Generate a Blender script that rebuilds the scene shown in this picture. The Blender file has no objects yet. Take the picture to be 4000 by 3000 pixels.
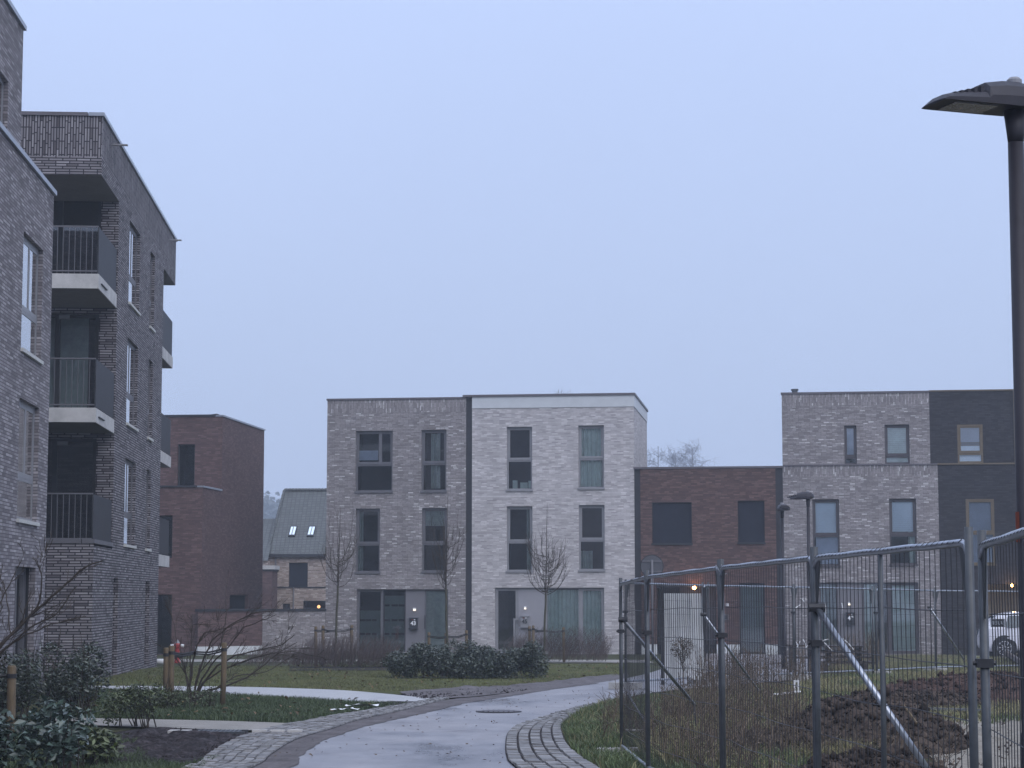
import bpy, math, random
import numpy as np
from mathutils import Vector, noise, Matrix
random.seed(7)
rng = np.random.default_rng(7)
R = math.radians
scene = bpy.context.scene

# ------------------------------------------------------------------ camera, sky, sun, exposure
EYE = 1.7; FPX = 8000.0; TH = math.atan(830 / FPX)
cd = bpy.data.cameras.new("camera"); cam = bpy.data.objects.new("camera", cd)
scene.collection.objects.link(cam)
cam.location = (0, 0, EYE); cam.rotation_euler = (math.pi / 2 + TH, 0, 0)
cd.sensor_width = 36; cd.lens = 36 * FPX / 4000; cd.clip_end = 3000; cd.clip_start = .1
scene.camera = cam

world = bpy.data.worlds.new("World"); scene.world = world; world.use_nodes = True
SUN_EL, SUN_AZ = R(48), R(152)
wt = world.node_tree; wn = wt.nodes; wl = wt.links
bg = wn["Background"]
sky = wn.new("ShaderNodeTexSky"); sky.sky_type = 'NISHITA'; sky.sun_disc = False
sky.sun_elevation = SUN_EL; sky.sun_rotation = SUN_AZ; sky.air_density = 1.5; sky.dust_density = 3
tc = wn.new("ShaderNodeTexCoord"); sx = wn.new("ShaderNodeSeparateXYZ")
wl.new(tc.outputs["Generated"], sx.inputs[0])
cr = wn.new("ShaderNodeValToRGB")            # thick overcast cloud deck, a little brighter overhead
E = cr.color_ramp.elements
E[0].position = 0.0; E[0].color = (3.95, 4.75, 6.75, 1)
E[1].position = 0.30; E[1].color = (4.6, 5.65, 8.5, 1)
e = E.new(0.12); e.color = (4.1, 4.98, 7.2, 1)
e = E.new(1.0); e.color = (7.6, 8.8, 11.6, 1)
wl.new(sx.outputs["Z"], cr.inputs[0])
ns = wn.new("ShaderNodeTexNoise"); ns.inputs["Scale"].default_value = 2.2; ns.inputs["Detail"].default_value = 3
wl.new(tc.outputs["Generated"], ns.inputs["Vector"])
mr = wn.new("ShaderNodeMapRange"); mr.inputs["To Min"].default_value = .92; mr.inputs["To Max"].default_value = 1.08
wl.new(ns.outputs["Fac"], mr.inputs["Value"])
mu = wn.new("ShaderNodeVectorMath"); mu.operation = 'SCALE'
wl.new(cr.outputs[0], mu.inputs[0]); wl.new(mr.outputs[0], mu.inputs["Scale"])
mx = wn.new("ShaderNodeMix"); mx.data_type = 'RGBA'; mx.inputs[0].default_value = .93
wl.new(sky.outputs[0], mx.inputs[6]); wl.new(mu.outputs[0], mx.inputs[7])
wl.new(mx.outputs[2], bg.inputs[0]); bg.inputs[1].default_value = 0.09

sd = bpy.data.lights.new("sun", 'SUN'); sd.energy = 1.4; sd.angle = R(70); sd.color = (1, .965, .95)
sun = bpy.data.objects.new("sun", sd); scene.collection.objects.link(sun)
sun.rotation_euler = (math.pi / 2 - SUN_EL, 0, math.pi - SUN_AZ)
# light travels along local -Z; sun stands behind the camera, a little to the right
sdir = Vector((math.sin(SUN_AZ) * math.cos(SUN_EL), math.cos(SUN_AZ) * math.cos(SUN_EL), math.sin(SUN_EL)))
sun.rotation_euler = (-sdir).to_track_quat('-Z', 'Y').to_euler()
vs = scene.view_settings
vs.view_transform = 'Standard'; vs.look = 'None'; vs.gamma = 1; vs.use_curve_mapping = False; vs.exposure = 0.54
scene.cycles.use_denoising = True
scene.cycles.max_bounces = 6; scene.cycles.volume_bounces = 1
scene.cycles.transparent_max_bounces = 24

# ------------------------------------------------------------------ measuring helpers
def ray(px, py):
    v = (1500 - py) / FPX
    return Vector(((px - 2000) / FPX, math.cos(TH) - v * math.sin(TH), math.sin(TH) + v * math.cos(TH)))
def at(px, py, y):
    d = ray(px, py); return Vector((0, 0, EYE)) + d * (y / d.y)
def gz(y):
    return 0.0 if y < 38 else (-.36 if y > 74 else -.36 * (y - 38) / 36)
def gnd(px, py):
    d = ray(px, py); z = 0
    for _ in range(12):
        t = (z - EYE) / d.z; z = gz(d.y * t)
    return Vector((d.x * t, d.y * t, z))

# ------------------------------------------------------------------ mesh helpers
COL = scene.collection
class MB:
    def __init__(s): s.v = []; s.f = []; s.m = []; s.sw = []
    def face(s, pts, m=0, sw=False):
        k = len(s.v); s.v += [tuple(p) for p in pts]; s.f.append(tuple(range(k, k + len(pts)))); s.m.append(m); s.sw.append(sw)
    def hexa(s, c, m=0, sw=False):      # c: 8 corners, bottom ring then top ring
        for q in ((0, 3, 2, 1), (4, 5, 6, 7), (0, 1, 5, 4), (1, 2, 6, 5), (2, 3, 7, 6), (3, 0, 4, 7)):
            s.face([c[i] for i in q], m, sw)
    def box(s, x0, x1, y0, y1, z0, z1, m=0):
        s.hexa([(x0, y0, z0), (x1, y0, z0), (x1, y1, z0), (x0, y1, z0), (x0, y0, z1), (x1, y0, z1), (x1, y1, z1), (x0, y1, z1)], m)
    def tube(s, pts, rad, n=6, m=0, cap=True):
        pts = [Vector(p) for p in pts]
        if not hasattr(rad, '__len__'): rad = [rad] * len(pts)
        k0 = len(s.v); prev = None
        for i, p in enumerate(pts):
            t = (pts[min(i + 1, len(pts) - 1)] - pts[max(i - 1, 0)])
            if t.length < 1e-9: t = Vector((0, 0, 1))
            t.normalize()
            if prev is None:
                a = t.cross(Vector((0, 0, 1)) if abs(t.z) < .9 else Vector((1, 0, 0))).normalized()
            else:
                a = (prev - t * prev.dot(t)).normalized()
            prev = a; b = t.cross(a)
            for j in range(n):
                an = 2 * math.pi * j / n
                s.v.append(tuple(p + (a * math.cos(an) + b * math.sin(an)) * rad[i]))
        for i in range(len(pts) - 1):
            for j in range(n):
                a0 = k0 + i * n + j; a1 = k0 + i * n + (j + 1) % n
                s.f.append((a0, a1, a1 + n, a0 + n)); s.m.append(m); s.sw.append(False)
        if cap:
            s.f.append(tuple(k0 + j for j in range(n))[::-1]); s.m.append(m); s.sw.append(False)
            kk = k0 + (len(pts) - 1) * n
            s.f.append(tuple(kk + j for j in range(n))); s.m.append(m); s.sw.append(False)
    def build(s, name, mats, parent=None, smooth=False):
        me = bpy.data.meshes.new(name); me.from_pydata(s.v, [], s.f)
        if not isinstance(mats, (list, tuple)): mats = [mats]
        for q in mats: me.materials.append(q)
        me.polygons.foreach_set("material_index", s.m)
        uv = me.uv_layers.new(name="uv"); data = np.empty(len(me.loops) * 2, 'f')
        vs_ = s.v
        for p in me.polygons:
            n = p.normal; sw = s.sw[p.index]
            if abs(n.z) > .7: tx = None
            else:
                l = math.hypot(n.x, n.y) or 1; tx = (-n.y / l, n.x / l)
            for li in p.loop_indices:
                c = vs_[me.loops[li].vertex_index]
                if tx is None: a, b = c[0], c[1]
                else: a, b = c[0] * tx[0] + c[1] * tx[1], c[2]
                if sw: a, b = b + 3.1, a
                data[2 * li] = a; data[2 * li + 1] = b
        uv.data.foreach_set("uv", data)
        if smooth: me.polygons.foreach_set("use_smooth", [True] * len(me.polygons))
        me.update()
        return link(name, me, parent)
def link(name, me, parent=None):
    o = bpy.data.objects.new(name, me); COL.objects.link(o)
    if parent: o.parent = parent
    return o
def fastmesh(name, V, Fc, mats, parent=None, mi=None, smooth=False):
    me = bpy.data.meshes.new(name); nv = len(V); nf, k = Fc.shape
    me.vertices.add(nv); me.vertices.foreach_set("co", V.astype('f').ravel())
    me.loops.add(nf * k); me.loops.foreach_set("vertex_index", Fc.astype('i').ravel())
    me.polygons.add(nf); me.polygons.foreach_set("loop_start", np.arange(0, nf * k, k, dtype='i'))
    for q in (mats if isinstance(mats, (list, tuple)) else [mats]): me.materials.append(q)
    if mi is not None: me.polygons.foreach_set("material_index", mi.astype('i'))
    if smooth: me.polygons.foreach_set("use_smooth", np.ones(nf, bool))
    me.update(calc_edges=True)
    return link(name, me, parent)
def tag(o, label=None, cat=None, group=None, kind=None):
    if label: o["label"] = label
    if cat: o["category"] = cat
    if group: o["group"] = group
    if kind: o["kind"] = kind
    return o
def thing(name, label, cat, loc=(0, 0, 0), group=None, rz=0):
    o = bpy.data.objects.new(name, None); COL.objects.link(o); o.location = loc; o.rotation_euler = (0, 0, rz)
    o.empty_display_size = .2
    return tag(o, label, cat, group)
def keep(o, parent):               # parent an object built in world coordinates
    o.parent = parent
    o.matrix_parent_inverse = parent.matrix_basis.inverted() if False else Matrix.Identity(4)
    loc = Vector(parent.location)
    o.data.transform(Matrix.Translation(-loc)) if o.type == 'MESH' else None
    return o

# ------------------------------------------------------------------ materials
def newmat(name):
    m = bpy.data.materials.new(name); m.use_nodes = True
    nt = m.node_tree; b = nt.nodes["Principled BSDF"]
    return m, nt, nt.nodes, nt.links, b
def mat(name, c, rough=.7, var=.25, scale=6, metal=0, bump=.0, bscale=60, spec=.5, island=0, c2=None, stretch=None):
    m, nt, n, l, b = newmat(name)
    b.inputs["Roughness"].default_value = rough; b.inputs["Metallic"].default_value = metal
    b.inputs["Specular IOR Level"].default_value = spec
    tcn = n.new("ShaderNodeTexCoord"); src = tcn.outputs["Object"]
    if stretch:
        mp = n.new("ShaderNodeMapping"); mp.inputs["Scale"].default_value = stretch; l.new(src, mp.inputs[0]); src = mp.outputs[0]
    t = n.new("ShaderNodeTexNoise"); t.inputs["Scale"].default_value = scale; t.inputs["Detail"].default_value = 8
    t.inputs["Roughness"].default_value = .65
    l.new(src, t.inputs["Vector"])
    r = n.new("ShaderNodeValToRGB"); r.color_ramp.elements[0].position = .3; r.color_ramp.elements[1].position = .7
    a = c2 if c2 else tuple(x * (1 + var) for x in c)
    r.color_ramp.elements[0].color = (*[x * (1 - var) for x in c], 1) if not c2 else (*c, 1)
    r.color_ramp.elements[1].color = (*a, 1)
    l.new(t.outputs["Fac"], r.inputs[0]); out = r.outputs[0]
    if island:
        g = n.new("ShaderNodeNewGeometry"); mr = n.new("ShaderNodeMapRange")
        mr.inputs["To Min"].default_value = 1 - island; mr.inputs["To Max"].default_value = 1 + island
        l.new(g.outputs["Random Per Island"], mr.inputs["Value"])
        mm = n.new("ShaderNodeVectorMath"); mm.operation = 'SCALE'
        l.new(out, mm.inputs[0]); l.new(mr.outputs[0], mm.inputs["Scale"]); out = mm.outputs[0]
    l.new(out, b.inputs["Base Color"])
    if bump:
        t2 = n.new("ShaderNodeTexNoise"); t2.inputs["Scale"].default_value = bscale; t2.inputs["Detail"].default_value = 6
        l.new(src, t2.inputs["Vector"])
        bp = n.new("ShaderNodeBump"); bp.inputs["Strength"].default_value = bump; bp.inputs["Distance"].default_value = .03
        l.new(t2.outputs["Fac"], bp.inputs["Height"]); l.new(bp.outputs[0], b.inputs["Normal"])
    return m
def brick(name, stops, mortar, bw=.22, bh=.057, ms=.007, big=.18, offset=.5, bump=.35):
    m, nt, n, l, b = newmat(name)
    b.inputs["Roughness"].default_value = .9; b.inputs["Specular IOR Level"].default_value = .25
    uv = n.new("ShaderNodeUVMap")
    dn = n.new("ShaderNodeTexNoise"); dn.inputs["Scale"].default_value = 3; l.new(uv.outputs[0], dn.inputs["Vector"])
    ds = n.new("ShaderNodeVectorMath"); ds.operation = 'MULTIPLY_ADD'
    ds.inputs[1].default_value = (.012, .006, 0); l.new(dn.outputs["Color"], ds.inputs[0]); l.new(uv.outputs[0], ds.inputs[2])
    br = n.new("ShaderNodeTexBrick"); l.new(ds.outputs[0], br.inputs["Vector"])
    br.inputs["Scale"].default_value = 1; br.inputs["Brick Width"].default_value = bw; br.inputs["Row Height"].default_value = bh
    br.inputs["Mortar Size"].default_value = ms; br.inputs["Mortar Smooth"].default_value = .3
    br.inputs["Color1"].default_value = (0, 0, 0, 1); br.inputs["Color2"].default_value = (1, 1, 1, 1); br.inputs["Mortar"].default_value = (.5, .5, .5, 1)
    br.offset = offset; br.offset_frequency = 3; br.squash_frequency = 4; br.squash = .8
    r = n.new("ShaderNodeValToRGB"); els = r.color_ramp.elements
    els[0].position, els[0].color = stops[0][0], (*stops[0][1], 1)
    els[1].position, els[1].color = stops[-1][0], (*stops[-1][1], 1)
    for p, c in stops[1:-1]:
        q = els.new(p); q.color = (*c, 1)
    l.new(br.outputs["Color"], r.inputs[0])
    t = n.new("ShaderNodeTexNoise"); t.inputs["Scale"].default_value = .7; t.inputs["Detail"].default_value = 6; t.inputs["Roughness"].default_value = .7
    l.new(uv.outputs[0], t.inputs["Vector"])
    t3 = n.new("ShaderNodeTexNoise"); t3.inputs["Scale"].default_value = 45; t3.inputs["Detail"].default_value = 3
    l.new(uv.outputs[0], t3.inputs["Vector"])
    ad = n.new("ShaderNodeMath"); ad.operation = 'MULTIPLY_ADD'; ad.inputs[1].default_value = .35
    l.new(t3.outputs["Fac"], ad.inputs[0]); l.new(t.outputs["Fac"], ad.inputs[2])
    mpw = n.new("ShaderNodeMapping"); mpw.inputs["Scale"].default_value = (1.9, .22, 1); l.new(uv.outputs[0], mpw.inputs[0])
    t4 = n.new("ShaderNodeTexNoise"); t4.inputs["Scale"].default_value = 1.3; t4.inputs["Detail"].default_value = 7; l.new(mpw.outputs[0], t4.inputs["Vector"])
    ad0 = ad; ad = n.new("ShaderNodeMath"); ad.operation = 'MULTIPLY_ADD'; ad.inputs[1].default_value = .5
    l.new(t4.outputs["Fac"], ad.inputs[0]); l.new(ad0.outputs[0], ad.inputs[2])
    mr = n.new("ShaderNodeMapRange"); mr.inputs["From Min"].default_value = .62; mr.inputs["From Max"].default_value = 1.2
    mr.inputs["To Min"].default_value = 1 - big; mr.inputs["To Max"].default_value = 1 + big
    l.new(ad.outputs[0], mr.inputs["Value"])
    sc = n.new("ShaderNodeVectorMath"); sc.operation = 'SCALE'; l.new(r.outputs[0], sc.inputs[0]); l.new(mr.outputs[0], sc.inputs["Scale"])
    mx = n.new("ShaderNodeMix"); mx.data_type = 'RGBA'; l.new(br.outputs["Fac"], mx.inputs[0])
    l.new(sc.outputs[0], mx.inputs[6]); mx.inputs[7].default_value = (*mortar, 1)
    l.new(mx.outputs[2], b.inputs["Base Color"])
    bp = n.new("ShaderNodeBump"); bp.invert = True; bp.inputs["Strength"].default_value = bump; bp.inputs["Distance"].default_value = .01
    l.new(br.outputs["Fac"], bp.inputs["Height"]); l.new(bp.outputs[0], b.inputs["Normal"])
    return m
def glassmat(name, tint=(.75, .8, .85), refl=1.0):
    m, nt, n, l, b = newmat(name); n.remove(b)
    tr = n.new("ShaderNodeBsdfTransparent"); tr.inputs[0].default_value = (*tint, 1)
    gl = n.new("ShaderNodeBsdfGlossy"); gl.inputs["Roughness"].default_value = .03; gl.inputs["Color"].default_value = (refl, refl, refl, 1)
    fr = n.new("ShaderNodeFresnel"); fr.inputs["IOR"].default_value = 1.48
    t = n.new("ShaderNodeTexNoise"); t.inputs["Scale"].default_value = .9
    tcn = n.new("ShaderNodeTexCoord"); l.new(tcn.outputs["Object"], t.inputs["Vector"])
    bp = n.new("ShaderNodeBump"); bp.inputs["Strength"].default_value = .03; bp.inputs["Distance"].default_value = .03
    l.new(t.outputs["Fac"], bp.inputs["Height"]); l.new(bp.outputs[0], gl.inputs["Normal"]); l.new(bp.outputs[0], fr.inputs["Normal"])
    # four glass surfaces of a double pane: 4R / (1 + 3R)
    a4 = n.new("ShaderNodeMath"); a4.operation = 'MULTIPLY'; a4.inputs[1].default_value = 4; l.new(fr.outputs[0], a4.inputs[0])
    a3 = n.new("ShaderNodeMath"); a3.operation = 'MULTIPLY_ADD'; a3.inputs[1].default_value = 3; a3.inputs[2].default_value = 1; l.new(fr.outputs[0], a3.inputs[0])
    dv = n.new("ShaderNodeMath"); dv.operation = 'DIVIDE'; l.new(a4.outputs[0], dv.inputs[0]); l.new(a3.outputs[0], dv.inputs[1])
    mx = n.new("ShaderNodeMixShader"); l.new(dv.outputs[0], mx.inputs[0]); l.new(tr.outputs[0], mx.inputs[1]); l.new(gl.outputs[0], mx.inputs[2])
    l.new(mx.outputs[0], n["Material Output"].inputs[0])
    return m
def emis(name, c, s):
    m, nt, n, l, b = newmat(name)
    b.inputs["Base Color"].default_value = (.8, .7, .5, 1)
    b.inputs["Emission Color"].default_value = (*c, 1); b.inputs["Emission Strength"].default_value = s
    return m

M = {}
M['brick_a'] = brick("grey_brick_long", [(0, (.12, .108, .115)), (.35, (.185, .17, .18)), (.7, (.235, .218, .23)), (1, (.34, .32, .33))], (.09, .082, .090), .30, .058, .009, .22)
M['brick_b'] = brick("grey_brick_slabs", [(0, (.075, .066, .072)), (.22, (.17, .157, .168)), (.75, (.225, .21, .222)), (1, (.30, .283, .295))], (.020, .018, .023), .30, .060, .014, .22)
M['brick43'] = brick("grey_brick_light_flecks", [(0, (.17, .154, .156)), (.5, (.25, .23, .233)), (.88, (.285, .265, .268)), (.94, (.37, .355, .358)), (1, (.52, .505, .508))], (.125, .114, .118), .20, .052, .007, .2)
M['brick45'] = brick("pale_brick_blotched", [(0, (.29, .272, .276)), (.3, (.38, .358, .363)), (.7, (.43, .407, .412)), (1, (.55, .53, .53))], (.34, .322, .328), .23, .052, .006, .2)
M['brick47'] = brick("brown_red_brick", [(0, (.066, .039, .035)), (.6, (.098, .056, .050)), (1, (.14, .086, .076))], (.066, .047, .044), .22, .057, .006, .18)
M['brickred'] = brick("dull_red_brick", [(0, (.075, .046, .045)), (.6, (.105, .064, .061)), (1, (.145, .092, .088))], (.08, .056, .055), .22, .057, .006, .2)
M['brickyel'] = brick("buff_brick", [(0, (.19, .145, .12)), (.5, (.30, .235, .20)), (1, (.45, .38, .34))], (.28, .24, .22), .22, .065, .012, .2)
M['brickblk'] = brick("black_brick", [(0, (.020, .018, .022)), (1, (.040, .038, .044))], (.018, .017, .02), .22, .06, .006, .2)
M['joint'] = mat("dark_joint", (.018, .018, .024), .8)
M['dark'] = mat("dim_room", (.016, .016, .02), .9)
M['darkgrey'] = mat("charcoal_metal", (.027, .028, .033), .6, .15, spec=.25)
M['midgrey'] = mat("grey_frame_paint", (.10, .098, .11), .5, .1)
M['frame45'] = mat("pale_grey_frame_paint", (.21, .21, .225), .5, .08)
M['panel43'] = mat("grey_panel", (.15, .145, .16), .55, .06, 2)
M['panel45'] = mat("light_grey_panel", (.26, .255, .28), .55, .05, 2)
M['frame49'] = mat("dark_brown_frame", (.055, .048, .055), .5, .1)
M['ochre'] = mat("ochre_frame_paint", (.11, .082, .048), .5, .15)
M['coping'] = mat("dark_metal_coping", (.09, .08, .09), .45, .15)
M['copingl'] = mat("zinc_coping", (.26, .28, .32), .35, .15, metal=.3)
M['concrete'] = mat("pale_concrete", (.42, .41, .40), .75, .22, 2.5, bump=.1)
M['concreted'] = mat("shaded_soffit_concrete", (.10, .095, .09), .85, .15, 3)  # concrete with the shade of undersides put into its colour
M['cement'] = mat("fibre_cement_band", (.48, .50, .52), .6, .06, 3)
M['stone'] = mat("pale_stone_sill", (.46, .46, .44), .7, .2, 10)
M['white'] = mat("white_plastic", (.75, .76, .78), .4, .05)
M['plinth'] = mat("white_plinth", (.55, .57, .58), .7, .12, 6)
M['curtain'] = mat("grey_green_curtain", (.28, .34, .34), .9, .2, 5)
M['curtainL'] = mat("pale_curtain", (.50, .60, .59), .9, .15, 5)
M['blind'] = mat("pale_blind", (.74, .85, .97), .7, .06, 3)
M['blindd'] = mat("slate_blue_blind", (.38, .44, .56), .7, .1, 3)
M['frost'] = mat("frosted_film", (.11, .15, .15), .35, .12, 2)
M['screen'] = mat("dark_sun_screen", (.020, .022, .032), .9, .12, 3, spec=.05)
M['glass'] = glassmat("window_glass", (.92, .95, .96))
M['galv'] = mat("galvanised_steel", (.060, .066, .074), .42, .35, 8, metal=.2)
M['rail'] = mat("wet_bright_steel", (.36, .38, .42), .32, .25, 8, metal=.85)
M['wire'] = mat("dull_wire", (.035, .036, .042), .5, .3, 9, metal=.3)
M['pole'] = mat("dark_lamp_paint", (.022, .020, .027), .5, .18, 14, bump=.03, spec=.3)
M['lens'] = mat("lamp_lens", (.13, .12, .115), .25, .3, 20)
M['asphalt'] = None
M['bark'] = mat("brown_bark", (.045, .035, .028), .9, .3, 20)
M['barkg'] = mat("olive_bark", (.055, .052, .032), .9, .3, 20)
M['twig'] = mat("reddish_twigs", (.10, .075, .070), .9, .3, 9, island=.4)
M['birch'] = mat("haze_paled_twigs", (.24, .25, .29), .9, .2, 3)  # bark paled so the colour itself carries distance haze
M['stake'] = mat("round_timber", (.12, .088, .052), .85, .35, 5, stretch=(6, 6, 1))
M['strap'] = mat("black_strap", (.012, .012, .014), .6)
M['leafd'] = mat("dark_glossy_leaf", (.050, .066, .048), .32, .3, 4, island=.45, spec=.6)
M['leafb'] = mat("bluish_broad_leaf", (.060, .090, .075), .3, .3, 4, island=.45, spec=.6)
M['leafg'] = mat("green_small_leaf", (.060, .080, .030), .45, .3, 4, island=.5)
M['red'] = mat("hydrant_red", (.33, .03, .03), .4, .1)
M['black'] = mat("rubber_black", (.012, .012, .014), .8)
M['carpaint'] = mat("white_car_paint", (.68, .68, .74), .15, .02)
M['alloy'] = mat("alloy_rim", (.45, .45, .47), .3, .05, metal=.7)
M['cartint'] = mat("car_window_glass", (.04, .06, .075), .06, .1)
M['rooftile'] = None
M['soil'] = mat("wet_dark_soil", (.014, .011, .010), 1.0, .5, 4, bump=1.0, bscale=14, c2=(.080, .062, .052), spec=.08, island=.5)
M['orange'] = mat("orange_tape", (.16, .030, .012), .6, .2, 30)
M['timber'] = mat("wet_brown_boards", (.035, .025, .022), .5, .3, 6, stretch=(1, 8, 8))
M['beige'] = mat("beige_render", (.30, .27, .21), .85, .1, 3)

def ground_mat(name, cols, scales, rough, bump, bs, wet=None, detail=10):
    """three-colour noise blend; cols low to high"""
    m, nt, n, l, b = newmat(name)
    tcn = n.new("ShaderNodeTexCoord")
    t = n.new("ShaderNodeTexNoise"); t.inputs["Scale"].default_value = scales[0]; t.inputs["Detail"].default_value = detail; t.inputs["Roughness"].default_value = .7
    l.new(tcn.outputs["Object"], t.inputs["Vector"])
    t2 = n.new("ShaderNodeTexNoise"); t2.inputs["Scale"].default_value = scales[1]; t2.inputs["Detail"].default_value = 4
    l.new(tcn.outputs["Object"], t2.inputs["Vector"])
    a = n.new("ShaderNodeMath"); a.operation = 'MULTIPLY_ADD'; a.inputs[1].default_value = .6
    l.new(t2.outputs["Fac"], a.inputs[0]); l.new(t.outputs["Fac"], a.inputs[2])
    r = n.new("ShaderNodeValToRGB"); els = r.color_ramp.elements
    mr = n.new("ShaderNodeMapRange"); mr.inputs["From Min"].default_value = .5; mr.inputs["From Max"].default_value = 1.1
    l.new(a.outputs[0], mr.inputs["Value"]); l.new(mr.outputs[0], r.inputs[0])
    k = len(cols)
    els[0].position = 0; els[0].color = (*cols[0], 1); els[1].position = 1; els[1].color = (*cols[-1], 1)
    for i in range(1, k - 1):
        q = els.new(i / (k - 1)); q.color = (*cols[i], 1)
    l.new(r.outputs[0], b.inputs["Base Color"])
    b.inputs["Roughness"].default_value = rough; b.inputs["Specular IOR Level"].default_value = .5 if wet else .12
    if wet:
        mr2 = n.new("ShaderNodeMapRange"); mr2.inputs["From Min"].default_value = .35; mr2.inputs["From Max"].default_value = .65
        mr2.inputs["To Min"].default_value = wet[0]; mr2.inputs["To Max"].default_value = wet[1]
        l.new(t.outputs["Fac"], mr2.inputs["Value"]); l.new(mr2.outputs[0], b.inputs["Roughness"])
    t3 = n.new("ShaderNodeTexNoise"); t3.inputs["Scale"].default_value = bs; t3.inputs["Detail"].default_value = 6
    l.new(tcn.outputs["Object"], t3.inputs["Vector"])
    bp = n.new("ShaderNodeBump"); bp.inputs["Strength"].default_value = bump; bp.inputs["Distance"].default_value = .03
    l.new(t3.outputs["Fac"], bp.inputs["Height"]); l.new(bp.outputs[0], b.inputs["Normal"])
    return m
M['ground'] = ground_mat("rough_grass_ground", [(.030, .032, .018), (.050, .054, .026), (.075, .070, .040)], (1.2, 14), .95, .8, 30)
M['lawn'] = ground_mat("lawn_grass", [(.045, .052, .018), (.075, .082, .026), (.11, .11, .042)], (.8, 30), .9, .9, 60)
M['lawnd'] = ground_mat("deep_green_grass", [(.022, .036, .016), (.036, .056, .022), (.052, .072, .030)], (1.2, 30), .9, .9, 60)  # deeper green for the grass between the paths
def asphalt_mat():
    m, nt, n, l, b = newmat("worn_damp_asphalt"); tcn = n.new("ShaderNodeTexCoord"); V_ = tcn.outputs["Object"]
    def nz(sc, det, mp=None, ro=.6):
        t = n.new("ShaderNodeTexNoise"); t.inputs["Scale"].default_value = sc; t.inputs["Detail"].default_value = det; t.inputs["Roughness"].default_value = ro
        if mp: q = n.new("ShaderNodeMapping"); q.inputs["Scale"].default_value = mp; l.new(V_, q.inputs[0]); l.new(q.outputs[0], t.inputs["Vector"])
        else: l.new(V_, t.inputs["Vector"])
        return t.outputs["Fac"]
    def ramp(x, st):
        r = n.new("ShaderNodeValToRGB"); e = r.color_ramp.elements; e[0].position, e[0].color = st[0][0], (*st[0][1], 1); e[1].position, e[1].color = st[-1][0], (*st[-1][1], 1)
        for p, c in st[1:-1]: q = e.new(p); q.color = (*c, 1)
        l.new(x, r.inputs[0]); return r.outputs[0]
    def mulc(a, b_):
        k = n.new("ShaderNodeVectorMath"); k.operation = 'MULTIPLY'; l.new(a, k.inputs[0]); l.new(b_, k.inputs[1]); return k.outputs[0]
    base = ramp(nz(.9, 9, ro=.72), [(.30, (.115, .112, .125)), (.42, (.205, .20, .22)), (.55, (.25, .245, .265)), (.7, (.31, .305, .325))])
    stain = ramp(nz(.45, 7, (1, .55, 1), .7), [(.36, (.36, .36, .38)), (.44, (.72, .72, .74)), (.54, (1, 1, 1))])
    grit = ramp(nz(120, 3), [(.35, (.72, .72, .72)), (.6, (1.12, 1.12, 1.12))])
    spots = ramp(nz(9, 2), [(.27, (.45, .42, .42)), (.31, (1, 1, 1))])
    l.new(mulc(mulc(mulc(base, stain), grit), spots), b.inputs["Base Color"])
    mr = n.new("ShaderNodeMapRange"); mr.inputs["From Min"].default_value = .35; mr.inputs["From Max"].default_value = .6; mr.inputs["To Min"].default_value = .22; mr.inputs["To Max"].default_value = .55
    l.new(nz(.45, 7, (1, .55, 1), .7), mr.inputs["Value"]); l.new(mr.outputs[0], b.inputs["Roughness"])
    bp = n.new("ShaderNodeBump"); bp.inputs["Strength"].default_value = .25; bp.inputs["Distance"].default_value = .012; l.new(nz(70, 5), bp.inputs["Height"]); l.new(bp.outputs[0], b.inputs["Normal"])
    return m
M['asphalt'] = asphalt_mat()
M['paving'] = ground_mat("smooth_pale_path", [(.24, .24, .25), (.36, .36, .37), (.43, .43, .44)], (1.5, 25), .55, .15, 60, wet=(.35, .6))
M['pavers'] = ground_mat("beige_pavers", [(.19, .18, .17), (.26, .25, .235), (.33, .31, .295)], (2, 20), .8, .3, 30)
M['sett'] = mat("grey_setts", (.17, .165, .165), .6, .35, 9, island=.35, bump=.3, bscale=40)
M['dirt'] = ground_mat("muddy_verge", [(.055, .050, .052), (.105, .096, .10), (.19, .175, .185)], (2.2, 20), .8, .8, 14)
M['mud'] = ground_mat("dark_mud", [(.010, .008, .009), (.026, .022, .024), (.085, .075, .082)], (3.5, 14), .9, 1.0, 16)
M['sand'] = ground_mat("dug_sand", [(.13, .115, .095), (.22, .20, .17), (.29, .27, .24)], (1.6, 14), .9, .8, 12)
M['site'] = ground_mat("rough_site_grass", [(.07, .068, .030), (.12, .11, .048), (.17, .15, .075)], (.9, 18), .95, .9, 30)

def tile_mat():
    m, nt, n, l, b = newmat("grey_roof_tiles")
    uv = n.new("ShaderNodeUVMap")
    br = n.new("ShaderNodeTexBrick"); l.new(uv.outputs[0], br.inputs["Vector"])
    br.inputs["Scale"].default_value = 1; br.inputs["Brick Width"].default_value = .21; br.inputs["Row Height"].default_value = .17
    br.inputs["Mortar Size"].default_value = .018; br.offset = 0
    br.inputs["Color1"].default_value = (.060, .066, .064, 1); br.inputs["Color2"].default_value = (.088, .095, .092, 1); br.inputs["Mortar"].default_value = (.035, .038, .040, 1)
    l.new(br.outputs["Color"], b.inputs["Base Color"]); b.inputs["Roughness"].default_value = .6
    bp = n.new("ShaderNodeBump"); bp.invert = True; bp.inputs["Strength"].default_value = .7; bp.inputs["Distance"].default_value = .03
    l.new(br.outputs["Fac"], bp.inputs["Height"]); l.new(bp.outputs[0], b.inputs["Normal"])
    return m
M['rooftile'] = tile_mat()
def panel_mat():      # corrugated white sheet dirt streaks
    return mat("dirty_white_sheet", (.50, .51, .52), .5, .25, 2.2, stretch=(6, 6, .8))
M['corr'] = panel_mat()

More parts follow.
